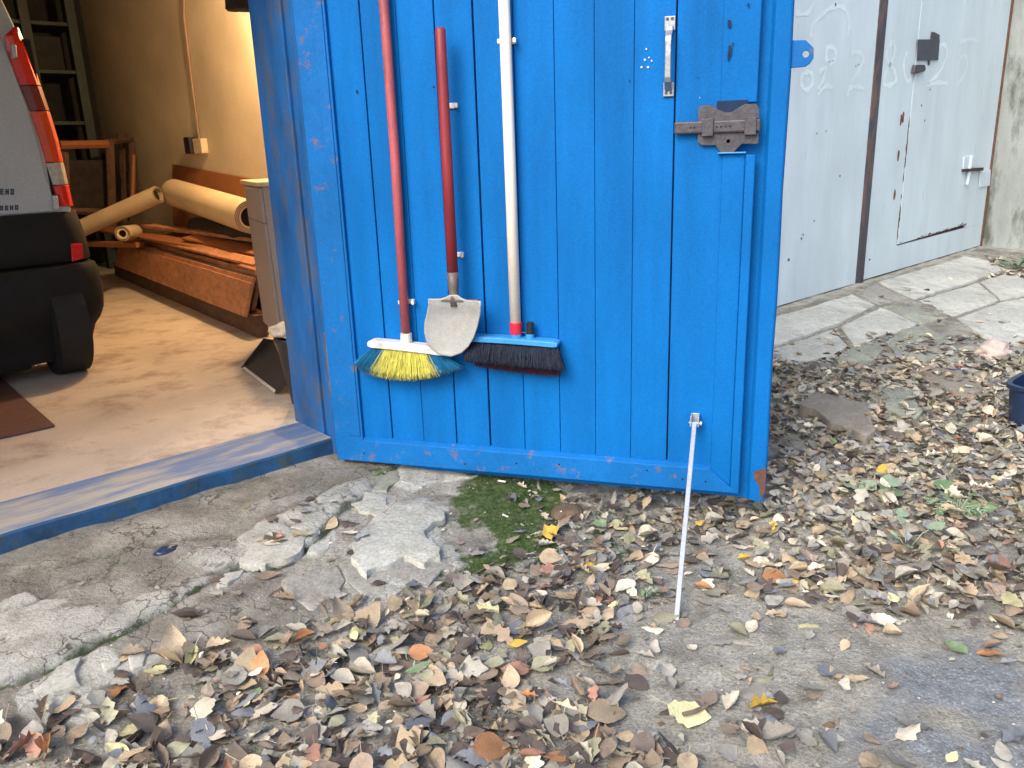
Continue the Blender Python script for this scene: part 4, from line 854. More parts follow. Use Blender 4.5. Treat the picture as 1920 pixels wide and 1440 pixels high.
crumple('cloth', W(bu - .01, bv, H0 + .402), .118, .11, .048, M['cloth'], 'crumpled dirty white cloth lying on top of the black bucket', 'cloth', 5, 4, .35)
DP = thing('dustpan', W(.2, -1.0, H0), 'black dustpan leaning on its pale edge against the black bucket', 'dustpan')
a = at_z(455, 690, H0 + .006); b = at_z(517, 738, H0 + .006); t = at_v(510, 637, -1.10); c = b + (t - a) * .35
pl = [a, b, b + (t - a) * .42, t]; nrm = unit(np.cross(b - a, t - a))
if nrm.dot(CP - a) < 0: nrm = -nrm
mb = MB(); mb.prism(pl, -nrm * .006); mb.build('pan', M['black'], DP, bevel=.002)
mb = MB(); mb.prism([a + nrm * .001, b + nrm * .001, b + (t - a) * .07 + nrm * .001, a + (t - a) * .07 + (b - a) * .02 + nrm * .001], nrm * .004); mb.build('lip', M['cloth'], DP)
mb = MB(); e = t; mb.prism([a, t, t - nrm * -.05, a + nrm * .012], unit(b - a) * .004); mb.build('side_wall', M['black'], DP); mb = MB(); mb.prism([b, b + (t - a) * .42, b + (t - a) * .42 + nrm * .04, b + nrm * .01], unit(a - b) * .004); mb.build('side_wall', M['black'], DP)

# wall socket and conduit
mb = MB(); mb.tube([at_u(345, -120, 1.585), at_u(345, 30, 1.585), at_u(358, 140, 1.585), at_u(374, 262, 1.585)], .010, 8); tag(mb.build('cable_conduit', M['conduit'], loc=W(1.59, -5, 2)), 'thin brown cable conduit running down the cream wall to the socket', 'conduit')
SK = thing('wall_socket', at_u(372, 275, 1.57), 'cream wall socket with a dark plug at the end of the conduit', 'socket')
a = uv(at_u(374, 274, 1.55)); mb = MB(); mb.box(W, 1.53, 1.598, a[1] - .11, a[1] + .09, a[2] - .07, a[2] + .07); mb.build('box', M['cabtop'], SK, bevel=.008)
mb = MB(); mb.box(W, 1.50, 1.57, a[1] - .26, a[1] - .12, a[2] - .07, a[2] + .09); mb.build('plug', M['black'], SK, bevel=.008)
# dark bundle hung from the ceiling at the top
c = at_v(447, -22, -1.25); HB = crumple('hanging_bag', c, .09, .09, .20, M['darkcloth'], 'dark brown bundle hanging high up beside the blue post', 'bag', 9, 4, .25)
q = MB(); q.tube([c + EZ * .15, W(uv(c)[0], uv(c)[1], 3.2)], .006, 6); q.build('cord', M['darkcloth'], HB)

# rack, boxes and chair at the back
RK = thing('storage_rack', W(.8, -7.6, H0), 'dark green rack standing at the back of the garage behind the van', 'rack')
def gp(x): return uv(at_v(x, 120, -7.3))[0]
for (x0, x1) in ((118, 150),):
    mb = MB(); 
b0, b1 = gp(-40), gp(158); mb = MB()
for uu in (b0, b1 - .1, (b0 + b1) / 2 - .05): mb.box(W, uu, uu + .1, -7.45, -7.3, H0, 3.1)
mb.build('upright', M['greenrack'], RK, bevel=.004)
for z in (.6, 1.2, 1.75, 2.3, 2.8):
    mb = MB(); mb.box(W, b0, b1 - .003, -7.95, -7.32, z, z + .04); mb.build('shelf', M['greenrack'], RK, bevel=.003)
for i, (a_, w_, z, h, desc) in enumerate([(.02, .35, .64, .4, 'dusty box on the lowest rack shelf'), (.45, .5, 1.24, .35, 'wide dusty box on the middle rack shelf'), (.1, .3, 1.24, .28, 'small dusty box left on the middle rack shelf'), (.3, .5, 1.79, .36, 'dusty box on the fourth rack shelf'), (.5, .4, 2.34, .3, 'dusty box on the upper rack shelf'), (.05, .35, 2.34, .36, 'tall dusty box left on the upper rack shelf')]):
    u0 = b1 - .12 - a_ - w_; q = MB(); q.box(W, u0, u0 + w_, -7.85, -7.42, z + .001, z + h); tag(q.build('storage_box', M['junk_wall_shade'], loc=W(u0, -7.6, z), bevel=.01), desc, 'box', 'boxes on the rack')
CH = thing('armchair', W(1.25, -6.9, H0), 'dark wooden armchair with a light arm stacked behind the van at the back', 'chair')
cw = lambda x, y, v=-6.6: at_v(x, y, v)
def beam(x0, y0, x1, y1, r, m_, nm, v0=-6.6, v1=-6.6): q = MB(); q.tube([cw(x0, y0, v0), cw(x1, y1, v1)], r, 6, squash=.8); q.build(nm, m_, CH, bevel=.004)
beam(112, 272, 203, 270, .06, M['panel'], 'arm'); beam(205, 262, 212, 440, .05, M['darkwood'], 'leg'); beam(246, 258, 250, 402, .04, M['darkwood'], 'leg', -6.9, -6.9); beam(228, 250, 236, 420, .05, M['darkwood'], 'leg', -7.1, -7.1)
beam(120, 395, 215, 398, .05, M['darkwood'], 'seat_rail'); beam(205, 265, 246, 262, .04, M['darkwood'], 'back_rail', -6.6, -6.9); beam(120, 285, 126, 430, .05, M['darkwood'], 'leg')
mb = MB(); mb.prism([cw(118, 300, -6.75), cw(206, 300, -6.75), cw(210, 395, -6.75), cw(122, 395, -6.75)], -EV * .08); mb.build('back_cushion', M['darkcloth'], CH, bevel=.02)
pole = MB(); pole.tube([cw(251, 290, -6.4), cw(248, 395, -6.4)], .022, 8); tag(pole.build('wooden_pole', M['panel'], loc=cw(250, 340, -6.4)), 'light wooden pole standing upright beside the dark armchair', 'pole')
# lamp under the garage ceiling
LP = W(1.30, -2.9, 2.75)
LT = thing('ceiling_lamp', LP, 'bare warm bulb under the garage ceiling lighting the cream wall', 'lamp')
bm = bmesh.new(); bmesh.ops.create_uvsphere(bm, u_segments=16, v_segments=10, radius=.035); me = bpy.data.meshes.new('bulb'); bm.to_mesh(me); bm.free(); me.materials.append(M['bulb']); bo2 = bpy.data.objects.new('bulb', me); COL.objects.link(bo2); bo2.parent = LT; bo2.location = (0, 0, 0)
q = MB(); q.tube([LP + EZ * .04, LP + EZ * .09], .022, 12); q.tube([LP + EZ * .09, LP + EZ * .22], .006, 8); q.build('bulb_holder', M['black'], LT)
pl_ = bpy.data.lights.new('bulb_light', 'POINT'); pl_.energy = 135; pl_.color = (1, .63, .31); pl_.shadow_soft_size = .06
po = bpy.data.objects.new('bulb_light', pl_); COL.objects.link(po); po.location = tuple(LP - EZ * .06)

# ------------------------------------------------------------------ concrete slabs, stones
def slab(poly, th, m_, label, rise=.012, grp=None, name='concrete_slab', cat='slab', tilt=0.):
    na = .010 if grp == 'concrete slabs before the white gates' else .045; nf = 22 if na < .02 else 16
    """irregular flat piece lying on the ground; outline pixels are turned into ground points once"""
    P_ = []
    n = len(poly)
    for i in range(n):
        (x0, y0), (x1, y1) = poly[i], poly[(i + 1) % n]; d = math.hypot(x1 - x0, y1 - y0); k = max(1, int(d / 9))
        for j in range(k): t = j / k; P_.append((x0 + (x1 - x0) * t, y0 + (y1 - y0) * t))
    Q = []
    for (x, y) in P_:
        a = uv(gpt(x, y, rise)); Q.append((a[0] + na * float(fbm(np.array(a[0] * nf), np.array(a[1] * nf), 71, 4)), a[1] + na * float(fbm(np.array(a[0] * nf), np.array(a[1] * nf), 72, 4))))
    cx = sum(q[0] for q in Q) / len(Q); cy = sum(q[1] for q in Q) / len(Q)
    bm = bmesh.new(); ov = [bm.verts.new((a, b, 0)) for a, b in Q]; es = [bm.edges.new((ov[i], ov[(i + 1) % len(ov)])) for i in range(len(ov))]
    bmesh.ops.triangle_fill(bm, edges=es, use_beauty=True)
    for _ in range(2):
        le = [e for e in bm.edges if e.calc_length() > .035 and not e.is_boundary]
        if le: bmesh.ops.subdivide_edges(bm, edges=le, cuts=1, use_grid_fill=False); bmesh.ops.triangulate(bm, faces=list(bm.faces))
    top = list(bm.verts); r = bmesh.ops.extrude_face_region(bm, geom=list(bm.faces)); low = [v for v in r['geom'] if isinstance(v, bmesh.types.BMVert)]
    low_s = set(low); base = W(cx, cy, float(ground0(cx, cy)))
    for v in bm.verts:
        a, b = v.co.x, v.co.y; g = float(ground0(a, b)); nz_ = .009 * float(fbm(np.array(a * 9), np.array(b * 9), 31)) + .003 * float(fbm(np.array(a * 35), np.array(b * 35), 32))
        z = g + rise + nz_ + tilt * (b - cy) if v not in low_s else g + rise - th
        if v in low_s: a = cx + (a - cx) * 1.01; b = cy + (b - cy) * 1.01
        v.co = Vector(W(a, b, z) - base)
    bmesh.ops.recalc_face_normals(bm, faces=bm.faces); me = bpy.data.meshes.new(name); bm.to_mesh(me); bm.free(); me.materials.append(m_); me.polygons.foreach_set('use_smooth', [True] * len(me.polygons))
    o = bpy.data.objects.new(name, me); o.location = tuple(base); COL.objects.link(o)
    bv_ = o.modifiers.new('bevel', 'BEVEL'); bv_.width = .007; bv_.segments = 3; bv_.limit_method = 'ANGLE'; bv_.angle_limit = R(50)
    return tag(o, label, cat, grp)
GR = 'concrete slabs before the white gates'; GL = 'broken pieces of the concrete apron'
pale, grey, gren = M['slabpale'], M['slabgrey'], M['slabgreen']
slab([(1430, 603), (1454, 594), (1520, 575), (1598, 551), (1640, 572), (1575, 604), (1500, 630), (1430, 652)], .06, pale, 'large pale slab nearest the blue door under the left white gate leaf', .018, GR)
slab([(1577, 611), (1618, 592), (1652, 577), (1690, 592), (1722, 606), (1700, 618), (1650, 628), (1625, 640), (1600, 645)], .06, pale, 'pale slab with a broken lower edge in the second row', .014, GR)
slab([(1430, 660), (1500, 638), (1560, 618), (1590, 648), (1562, 664), (1500, 680), (1430, 700)], .06, pale, 'pale slab lowest against the blue door edge', .012, GR)
slab([(1646, 528), (1730, 504), (1814, 479), (1850, 488), (1888, 504), (1800, 533), (1714, 560)], .06, pale, 'large pale slab under the wicket door', .018, GR)
slab([(1722, 564), (1780, 546), (1834, 530), (1872, 562), (1787, 592), (1755, 580)], .06, pale, 'pale slab below the wicket slab, left of a joint', .014, GR)
slab([(1839, 528), (1890, 510), (1960, 535), (1990, 540), (1876, 561)], .06, pale, 'pale slab right of the joint at the right edge of the photo', .014, GR)
slab([(1604, 548), (1642, 532), (1709, 561), (1671, 570), (1648, 571)], .04, grey, 'small grey slab between the two gate ramps', .010, GR)
slab([(1656, 576), (1700, 566), (1718, 564), (1780, 594), (1728, 606)], .04, gren, 'greenish slab in the strip between the pale slabs', .010, GR)
slab([(1660, 642), (1690, 620), (1728, 610), (1765, 628), (1802, 652), (1795, 672), (1750, 678), (1690, 672)], .06, gren, 'greenish cracked slab half sunk among the leaves', .018, GR, tilt=-.03)
slab([(1794, 597), (1876, 566), (1990, 545), (1990, 640), (1882, 645), (1833, 622)], .05, pale, 'wide pale slab at the right edge above the pinkish rubble', .012, GR)
slab([(1595, 652), (1650, 636), (1655, 655), (1640, 672), (1600, 678), (1570, 672)], .04, gren, 'greenish crumbled slab below the broken slab of the second row', .008, GR)
GS = 'flat stones among the leaves'
slab([(1500, 758), (1514, 741), (1527, 733), (1580, 745), (1620, 757), (1634, 780), (1644, 804), (1624, 813), (1580, 797), (1547, 782)], .07, M['slabbrown'], 'flat brown-grey stone slab with a thick front edge in the leaves', .055, GS, 'flat_stone', 'stone', tilt=-.01)
slab([(1624, 736), (1656, 722), (1711, 728), (1722, 752), (1729, 773), (1709, 784), (1669, 768)], .06, gren, 'flat greenish stone right of the brown one', .035, GS, 'flat_stone', 'stone')
slab([(1731, 693), (1778, 687), (1833, 711), (1847, 738), (1800, 738), (1744, 713)], .05, M['slabbrown'], 'flat greyish stone above and right of the greenish one', .03, GS, 'flat_stone', 'stone')
# left apron pieces
slab([(447, 1055), (460, 1023), (495, 1000), (533, 985), (571, 1007), (547, 1043), (495, 1062)], .04, pale, 'pale slab piece with a rounded top at the middle of the apron', .016, GL)
slab([(550, 987), (580, 975), (613, 968), (597, 1000), (577, 1006)], .03, pale, 'small pale wedge of concrete right of the rounded piece', .014, GL)
slab([(576, 1023), (600, 1010), (627, 1004), (617, 1022), (582, 1038)], .03, pale, 'small whitish chunk beside the leaf pocket', .010, GL)
slab([(585, 962), (640, 927), (680, 903), (687, 916), (662, 931), (640, 945), (612, 966)], .03, pale, 'long narrow pale piece pointing towards the door corner', .014, GL)
slab([(662, 944), (687, 924), (722, 937), (727, 952), (703, 966), (681, 956)], .04, pale, 'pale five-sided piece above the big lichen-pale slab', .016, GL)
slab([(643, 1045), (660, 1022), (700, 1040), (760, 1045), (827, 1040), (851, 1060), (820, 1080), (785, 1095), (740, 1108), (697, 1121), (668, 1107), (651, 1085)], .06, grey, 'grey lower layer of the big broken slab', .012, GL)
slab([(657, 1020), (687, 1000), (715, 975), (747, 953), (783, 941), (820, 949), (830, 967), (814, 978), (802, 993), (813, 1007), (822, 1028), (826, 1046), (800, 1059), (778, 1050), (757, 1049), (720, 1059), (687, 1075), (662, 1050)], .03, pale, 'big pale jagged slab in the middle of the foreground', .034, GL)
slab([(529, 1087), (565, 1070), (600, 1061), (640, 1060), (650, 1088), (645, 1108), (583, 1139), (550, 1118)], .04, grey, 'grey slab piece left of the big jagged slab', .010, GL)
slab([(752, 878), (820, 880), (893, 888), (860, 898), (826, 906), (787, 916), (750, 900)], .03, pale, 'pale slab lying in the shade under the blue door', .014, GL)
slab([(692, 892), (720, 884), (744, 882), (742, 902), (720, 922), (692, 918)], .03, gren, 'dark mossy piece beside the pale slab under the door', .010, GL)
slab([(345, 1057), (395, 1038), (437, 1030), (425, 1050), (388, 1064), (350, 1064)], .03, grey, 'grey piece left of the rounded pale slab', .008, GL)
slab([(412, 1085), (430, 1068), (453, 1064), (448, 1078), (425, 1097), (402, 1103)], .03, pale, 'whitish chip below the rounded slab along the crack', .012, GL)
slab([(56, 1290), (98, 1248), (149, 1231), (157, 1280), (93, 1299)], .04, pale, 'pale piece just below the long crack at the far left', .008, GL)
slab([(65, 1321), (124, 1301), (131, 1312), (82, 1344)], .03, pale, 'small pale chip at the lower left among the dirt', .010, GL)
slab([(183, 1242), (214, 1232), (217, 1248), (194, 1260)], .03, pale, 'small pale chip right of the far left piece', .008, GL)
slab([(233, 1228), (273, 1224), (266, 1241), (236, 1259)], .03, pale, 'small pale block before the curled leaves', .012, GL)
slab([(132, 1328), (160, 1305), (190, 1300), (182, 1330), (160, 1344)], .03, pale, 'rough pale lump above the front leaf litter', .008, GL)

a = gpt(1862, 668); crumple('rubble_block', a + EZ * .02, .14, .10, .085, M['pink'], 'pinkish white rubble lump near the right edge', 'stone', 6, 4, .28)
a = gpt(1062, 962); crumple('stone', a + EZ * -.002, .08, .065, .035, M['stone'], 'rusty brown stone under the blue door by the moss', 'stone', 2, 4, .2)
a = gpt(312, 1036); crumple('stone', a + EZ * .008, .04, .025, .014, M['dblue'], 'dark purple-grey leaf-like stone lying in the apron crack', 'stone', 4, 3, .3)
for (x, y, r_, lb) in [(420, 925 + 0, .018, 'small brown pebble stuck below the blue threshold'), (977, 988, .014, 'small white pebble on the moss edge'), (832, 905 + 90, .01, 'tiny white stone left of the big slab corner')]:
    a = gpt(x, y) ; crumple('pebble', a + EZ * .006, r_, r_ * .8, r_ * .6, M['slabpale'], lb, 'pebble', int(x) % 7, 2, .3)
bt_ = [((934, 906), (948, 908), 'cigarette butt on the moss beside the blue door'), ((807, 1010 + 5), (812, 1024), 'small white scrap at the right edge of the jagged slab'), ((943, 970), (953, 975), 'small white butt on the moss edge'), ((1882, 943), (1900, 947), 'white butt in the leaves near the right edge')]
for p, q_, lb in bt_:
    a = gpt(*p) + EZ * .012; b = gpt(*q_) + EZ * .012; m_ = MB(); m_.tube([a, b], .0045, 8); tag(m_.build('cigarette_butt', M['white'], loc=a), lb, 'litter')
a = gpt(357, 1226); m_ = MB(); m_.tube([a + EZ * .012, gpt(352, 1238) + EZ * .02, gpt(346, 1240) + EZ * .012], .004, 6); tag(m_.build('plastic_scrap', M['lblue'], loc=a), 'bit of light blue plastic beside the upright brown leaf', 'litter')
# dark blue plastic tub cut by the right edge
TB = thing('plastic_tub', gpt(1935, 785), 'dark blue plastic tub cut off by the right edge of the photo', 'tub')
tc_ = gpt(1965, 800); tu, tv, tz = uv(tc_); tz = float(ground0(tu, tv))
def tubp(r0, r1, z): 
    out = []
    for j in range(36):
        th = 2 * math.pi * j / 36; c, s = math.cos(th), math.sin(th); e = 4
        k = (abs(c) ** e + abs(s) ** e) ** (-1 / e); out.append(W(tu + r0 * k * c, tv + r1 * k * s, tz + z))
    return out
mb = MB(); vv = []; prf = [(.15, .15, 0), (.165, .165, .03), (.18, .18, .20), (.195, .195, .215), (.195, .195, .235), (.17, .17, .235), (.16, .16, .05), (.02, .02, .04)]
for r0, r1, z in prf: vv += tubp(r0, r1, z)
mb.add(vv, [(i * 36 + j, i * 36 + (j + 1) % 36, (i + 1) * 36 + (j + 1) % 36, (i + 1) * 36 + j) for i in range(len(prf) - 1) for j in range(36)] + [tuple(range(36))]); mb.build('shell', M['dblue'], TB, bevel=.003)

# ------------------------------------------------------------------ leaves
LC = dict(tan=(.34, .275, .19), pale=(.46, .43, .35), brown=(.21, .168, .128), dark=(.085, .07, .062), grey=(.26, .255, .225), olive=(.24, .24, .17), slate=(.165, .18, .20), orange=(.34, .17, .08), yellow=(.48, .33, .06), green=(.16, .23, .13), paleyellow=(.42, .41, .24), rose=(.30, .17, .13))
LC = {k: tuple(min(.8, c * (1.15 if k in ('dark', 'orange', 'yellow') else 1.12)) for c in v) for k, v in LC.items()}
LW = dict(tan=18, pale=9, brown=18, dark=18, grey=26, olive=7, slate=8, orange=.5, yellow=.3, green=.5, paleyellow=1.6, rose=1.5)
LD = dict(tan='tan', pale='pale beige', brown='mid brown', dark='blackish brown', grey='grey-brown', olive='olive', slate='slate grey', orange='orange', yellow='yellow', green='green', paleyellow='pale yellow-green', rose='reddish')
def leaf_mat(k, c):
    m = mat('leaf_' + k, c, .62, var=.28, scale=22, bump=.35, bscale=70, dirt=tuple(np.array(c) * .45), dirt_amt=.65, dirt_scale=26, dirt_edge=(.55, .68), spec=.35, dist=.003)
    n = m.node_tree.nodes; l = m.node_tree.links; oi = n.new('ShaderNodeObjectInfo'); hs = n.new('ShaderNodeHueSaturation')
    at = n.new('ShaderNodeAttribute'); at.attribute_name = 'tone'; bs = n['Principled BSDF']; src = bs.inputs['Base Color'].links[0].from_socket
    mr = n.new('ShaderNodeMapRange'); mr.inputs[3].default_value = .72; mr.inputs[4].default_value = 1.3; ad = n.new('ShaderNodeMath'); ad.operation = 'ADD'; l.new(oi.outputs['Random'], ad.inputs[0]); l.new(at.outputs['Fac'], ad.inputs[1])
    fr_ = n.new('ShaderNodeMath'); fr_.operation = 'FRACT'; l.new(ad.outputs[0], fr_.inputs[0]); l.new(fr_.outputs[0], mr.inputs[0]); l.new(mr.outputs[0], hs.inputs['Value']); l.new(src, hs.inputs['Color']); l.new(hs.outputs[0], bs.inputs['Base Color'])
    bs.inputs['Subsurface Weight'].default_value = 0
    return m
LK = list(LC); LM = [leaf_mat(k, LC[k]) for k in LK]; lw = np.array([LW[k] for k in LK], float); lw /= lw.sum()
def leaf_shape(seed):
    r = random.Random(seed); wd = r.uniform(.27, .47); lob = r.random() < .35; torn = r.random() < .4; NL, NW = 9, 4
    fold = r.uniform(-.2, .45); bend = r.uniform(-.4, .6); twist = r.uniform(-.5, .5); curl = r.uniform(-.3, .7); asym = r.uniform(-.1, .1)
    if seed % 4 == 0: fold = r.uniform(1.0, 1.8); bend = r.uniform(.4, 1.1); curl = r.uniform(.2, 1.6)
    V_ = []
    for i in range(NL + 1):
        t = i / NL; h = wd * (math.sin(math.pi * t ** .85) ** .8) * (1.08 - .42 * t); h = max(h, .004)
        if lob: h *= 1 + .30 * math.sin(t * 17 + seed)
        if torn: h *= r.uniform(.62, 1.08)
        h = max(h, .004)
        ang = bend * (t - .4); cx = t - .5; cz = .5 * bend * (t - .4) ** 2 + .0
        for j in range(-NW // 2, NW // 2 + 1):
            s = j / (NW / 2); y = s * h + asym * math.sin(t * 3) ; a_ = abs(s)
            z = cz + fold * h * a_ * .6 + curl * .25 * h * a_ * a_ * (1 if j > 0 else .4) + twist * s * h * (t - .5) + r.gauss(0, .016)
            yy = s * h * math.cos(min(1.2, abs(fold) * .6)) + asym * math.sin(t * 3)
            V_.append((cx, yy, z))
    n = NW + 1; F_ = [(i * n + j, i * n + j + 1, (i + 1) * n + j + 1, (i + 1) * n + j) for i in range(NL) for j in range(NW)]
    b = len(V_); mid = NW // 2; p = np.array(V_[mid]); L_ = r.uniform(.2, .45)
    for k in range(4): V_ += [(p[0] - L_ * k / 3, p[1] - .012 + .05 * k * k / 9, p[2] + .06 * k / 3), (p[0] - L_ * k / 3, p[1] + .012 + .05 * k * k / 9, p[2] + .06 * k / 3)]
    F_ += [(b + 2 * k, b + 2 * k + 1, b + 2 * k + 3, b + 2 * k + 2) for k in range(3)]
    return np.array(V_), np.array(F_)
SHP = [leaf_shape(s) for s in range(40)]
GY = list(range(660, 1441, 60)); GX = list(range(0, 1921, 120))
DG = np.array([
 [0,0,0,0,0,0,0,0,0,0,0,0,2,2,3,4,5],
 [0,0,0,0,0,0,0,0,0,0,0,0,8,7,6,7,8],
 [0,0,0,0,0,0,0,0,0,0,0,0,9,5,6,8,9],
 [0,0,0,0,0,0,0,0,0,0,0,4,9,8,8,9,9],
 [0,0,0,0,0,0,.3,0,.4,4,8,8,9,9,9,9,9],
 [0,0,0,0,0,2,1.4,0,.4,4,8,8,8,9,9,9,9],
 [0,0,0,0,.2,2.5,0,.2,.5,8,7,5,7,8,9,9,9],
 [0,0,.1,.1,.8,.1,0,.2,7,8,2,1.6,5,8,9,9,9],
 [0,0,0,.3,1,1,4,8,8,6,3.4,1,2,4,7,8,8],
 [0,0,0,1,2,5,8,8,8,6,2,1,1,2,2,1.5,4],
 [0,.3,2,5,6,8,9,8,7,5,3,1,1.6,1,.7,.5,1],
 [1,2,4.5,8,8,9,8,7,6,6,3,2,3,3,2,.8,1],
 [3,6,7,8,8,8,7,6,7,7,4,3,3,3,3,1,1],
 [5,7,8,8,8,8,7,6,6,6,5,4,4,4,4,2,2]], float)
def dens(x, y):
    if x < -900 or x > 2700: return 3
    x = min(max(x, 0), 1919); 
    if y > 1439: y = 1439
    if y < 660: return 1.5 if (x > 1440 and y > 630) else (5. if x > 1850 and 482 < y < 520 else (.12 if x > 1440 else 0.))
    i = (y - 660) / 60; j = x / 120; a, b = int(i), int(j); a = min(a, 12); b = min(b, 15); s, t = i - a, j - b
    return (DG[a, b] * (1 - t) + DG[a, b + 1] * t) * (1 - s) + (DG[a + 1, b] * (1 - t) + DG[a + 1, b + 1] * t) * s
LV = []   # (pos, rot matrix, size, shape, material)
def rotm(yaw, pitch, roll_): return np.array((Matrix.Rotation(yaw, 3, 'Z') @ Matrix.Rotation(pitch, 3, 'Y') @ Matrix.Rotation(roll_, 3, 'X')))
rr = random.Random(77)
def try_leaf(u, v):
    p = W(u, v, 0); c = CM.T @ (p + EZ * ground0(u, v) - CP)
    if -c[2] < .3: d = 4 if v > 1.0 else 0; x = y = -9
    else: x, y = project(p + EZ * float(ground0(u, v))); d = dens(x, y)
    d = d / 9 * (.35 + 1.35 * float(vnoise(np.array(u * 4.5), np.array(v * 4.5), 41)) ** 1.2 + .25 * float(vnoise(np.array(u * 13.), np.array(v * 13.), 43))); 
    if rr.random() > d ** (1.6 if (x > 1150 and y > 1150) else 1.15): return
    dense = d > .45; z = gz(u, v) + (rr.random() ** 1.6 * .035 if dense else .004)
    tilt = .36 if dense else .14
    k = rng.choice(len(LK), p=lw)
    if x > 1400 and y < 1050 and rr.random() < .45: k = LK.index(rr.choice(['grey', 'tan', 'pale', 'grey', 'olive']))
    size = (rr.uniform(.042, .096) if rr.random() < .66 else rr.uniform(.014, .038)) * (1 if y > 1050 else .85)
    LV.append((W(u, v, z + .006), rotm(rr.uniform(0, 6.3), rr.gauss(0, tilt), rr.gauss(0, tilt) + (math.pi if rr.random() < .3 else 0)), size, rr.randrange(len(SHP)), int(k), x, y))
NT = 54000
for _ in range(NT): try_leaf(rr.uniform(-4.5, 7.5), rr.uniform(.15, 3.9))
for _ in range(12000): try_leaf(rr.uniform(2.2, 9.0), rr.uniform(.9, 5.2))
print('leaves', len(LV))
# a few leaves read singly in the photo: place them by hand
def put(x, y, size, k, yaw, pitch=0., rl=0., shp=3, dz=.012):
    a = uv(gpt(x, y)); LV.append((W(a[0], a[1], gz(a[0], a[1]) + dz), rotm(yaw, pitch, rl), size, shp, LK.index(k), x, y))
put(328, 1232, .11, 'tan', 1.9, -.9, .3, 5, .05); put(315, 1248, .10, 'tan', 2.9, -.2, .2, 0, .02); put(462, 1263, .10, 'tan', 1.2, -.7, .4, 10, .04); put(492, 1266, .08, 'orange', 1.5, -.9, .1, 5, .04)
put(505, 1082, .08, 'brown', .3, 0, .2, 1); put(1034, 1013, .075, 'yellow', .2, -.3, .4, 15, .03); put(1108, 1073, .055, 'yellow', .4, .1, .1, 1, .03); put(1292, 1342, .12, 'paleyellow', -.4, .1, .1, 2, .02)
put(1456, 1085, .10, 'orange', -.2, .1, .2, 6, .02); put(1487, 1100, .06, 'yellow', .8, .1, .1, 7, .03); put(1431, 1332, .09, 'yellow', .3, .1, .1, 4, .015); put(1395, 1047, .06, 'yellow', .4, .1, .1, 8, .02)
put(973, 1222, .06, 'yellow', .3, 0, .2, 1, .03); put(1585, 1298, .07, 'pale', 1.1, .1, .2, 3, .02); put(790, 1240, .08, 'orange', .3, .1, .5, 5, .03); put(677, 1195, .08, 'paleyellow', .6, .1, .1, 9, .02)
put(1125, 990, .07, 'green', .7, .1, .2, 2, .03); put(1180, 1015, .08, 'paleyellow', .9, .1, .9, 5, .02); put(1200, 1030, .08, 'slate', 2.4, .1, .1, 3, .02); put(1560, 1120, .05, 'pale', 2.6, .1, .1, 3, .02)
put(200, 877, .03, 'tan', .3, 0, 0, 4, .09); put(925, 1420, .11, 'orange', .2, .3, .2, 6, .03); put(1140, 1345, .12, 'tan', .3, .2, .1, 6, .03); put(690, 1170, .12, 'tan', .8, -.5, .4, 10, .03); put(640, 1140 + 20, .11, 'tan', 2.2, -.5, .4, 5, .03)
put(1010, 1180, .10, 'tan', .4, -.2, .6, 0, .03); put(1230, 1215, .07, 'pale', 1.4, 0, .2, 3, .02); put(1215, 1395, .08, 'olive', .5, 0, .1, 1, .02); put(1655, 1165, .08, 'pale', -.3, .1, .1, 2, .02); put(1628, 1175, .07, 'slate', -.2, .1, .1, 4, .015)
order = sorted(range(len(LV)), key=lambda i: -(LV[i][2] / max(.3, np.linalg.norm(LV[i][0] - CP))) * (1 if (0 < LV[i][5] < 1920 and 850 < LV[i][6] < 1440) else .01))
big = set(order[:290]); meshes = {}
for i in order[:290]:
    pos, rm, sz, sh, k, x, y = LV[i]
    if sh not in meshes:
        me = bpy.data.meshes.new('fallen_leaf'); V_, F_ = SHP[sh]; me.from_pydata([tuple(p) for p in V_], [], [tuple(map(int, f)) for f in F_]); me.materials.append(LM[0]); me.polygons.foreach_set('use_smooth', [True] * len(me.polygons)); meshes[sh] = me
    o = bpy.data.objects.new('fallen_leaf', meshes[sh]); COL.objects.link(o)
    q = Matrix([list(rm[0] * sz) + [pos[0]], list(rm[1] * sz) + [pos[1]], list(rm[2] * sz) + [pos[2]], [0, 0, 0, 1]]); o.matrix_world = q
    o.material_slots[0].link = 'OBJECT'; o.material_slots[0].material = LM[k]
    where = 'in the litter at the lower left' if x < 640 else ('in the litter at the lower middle' if x < 1280 else 'in the litter at the lower right')
    if y < 1150: where = 'in the litter left of the metal rod' if x < 1290 else 'in the litter right of the metal rod'
    tag(o, f'{LD[LK[k]]} dead leaf lying {where}', 'leaf', 'fallen leaves on the ground')
VB = []; FB = []; MI = []; TN = []; off = 0
for i in range(len(LV)):
    if i in big: continue
    pos, rm, sz, sh, k, x, y = LV[i]; V_, F_ = SHP[sh]; VB.append(V_ @ rm.T * sz + pos); FB.append(F_ + off); MI += [k] * len(F_); TN += [rr.random()] * len(V_); off += len(V_)
VB = np.concatenate(VB); FB = np.concatenate(FB); me = bpy.data.meshes.new('leaf_litter'); me.from_pydata(VB.tolist(), [], FB.tolist())
for m_ in LM: me.materials.append(m_)
me.polygons.foreach_set('material_index', MI); me.polygons.foreach_set('use_smooth', [True] * len(me.polygons))
ta = me.attributes.new('tone', 'FLOAT', 'POINT'); ta.data.foreach_set('value', np.array(TN, 'f'))
o = bpy.data.objects.new('leaf_litter', me); COL.objects.link(o); tag(o, 'mass of grey, brown and tan fallen leaves covering the ground', 'leaf litter', kind='stuff')

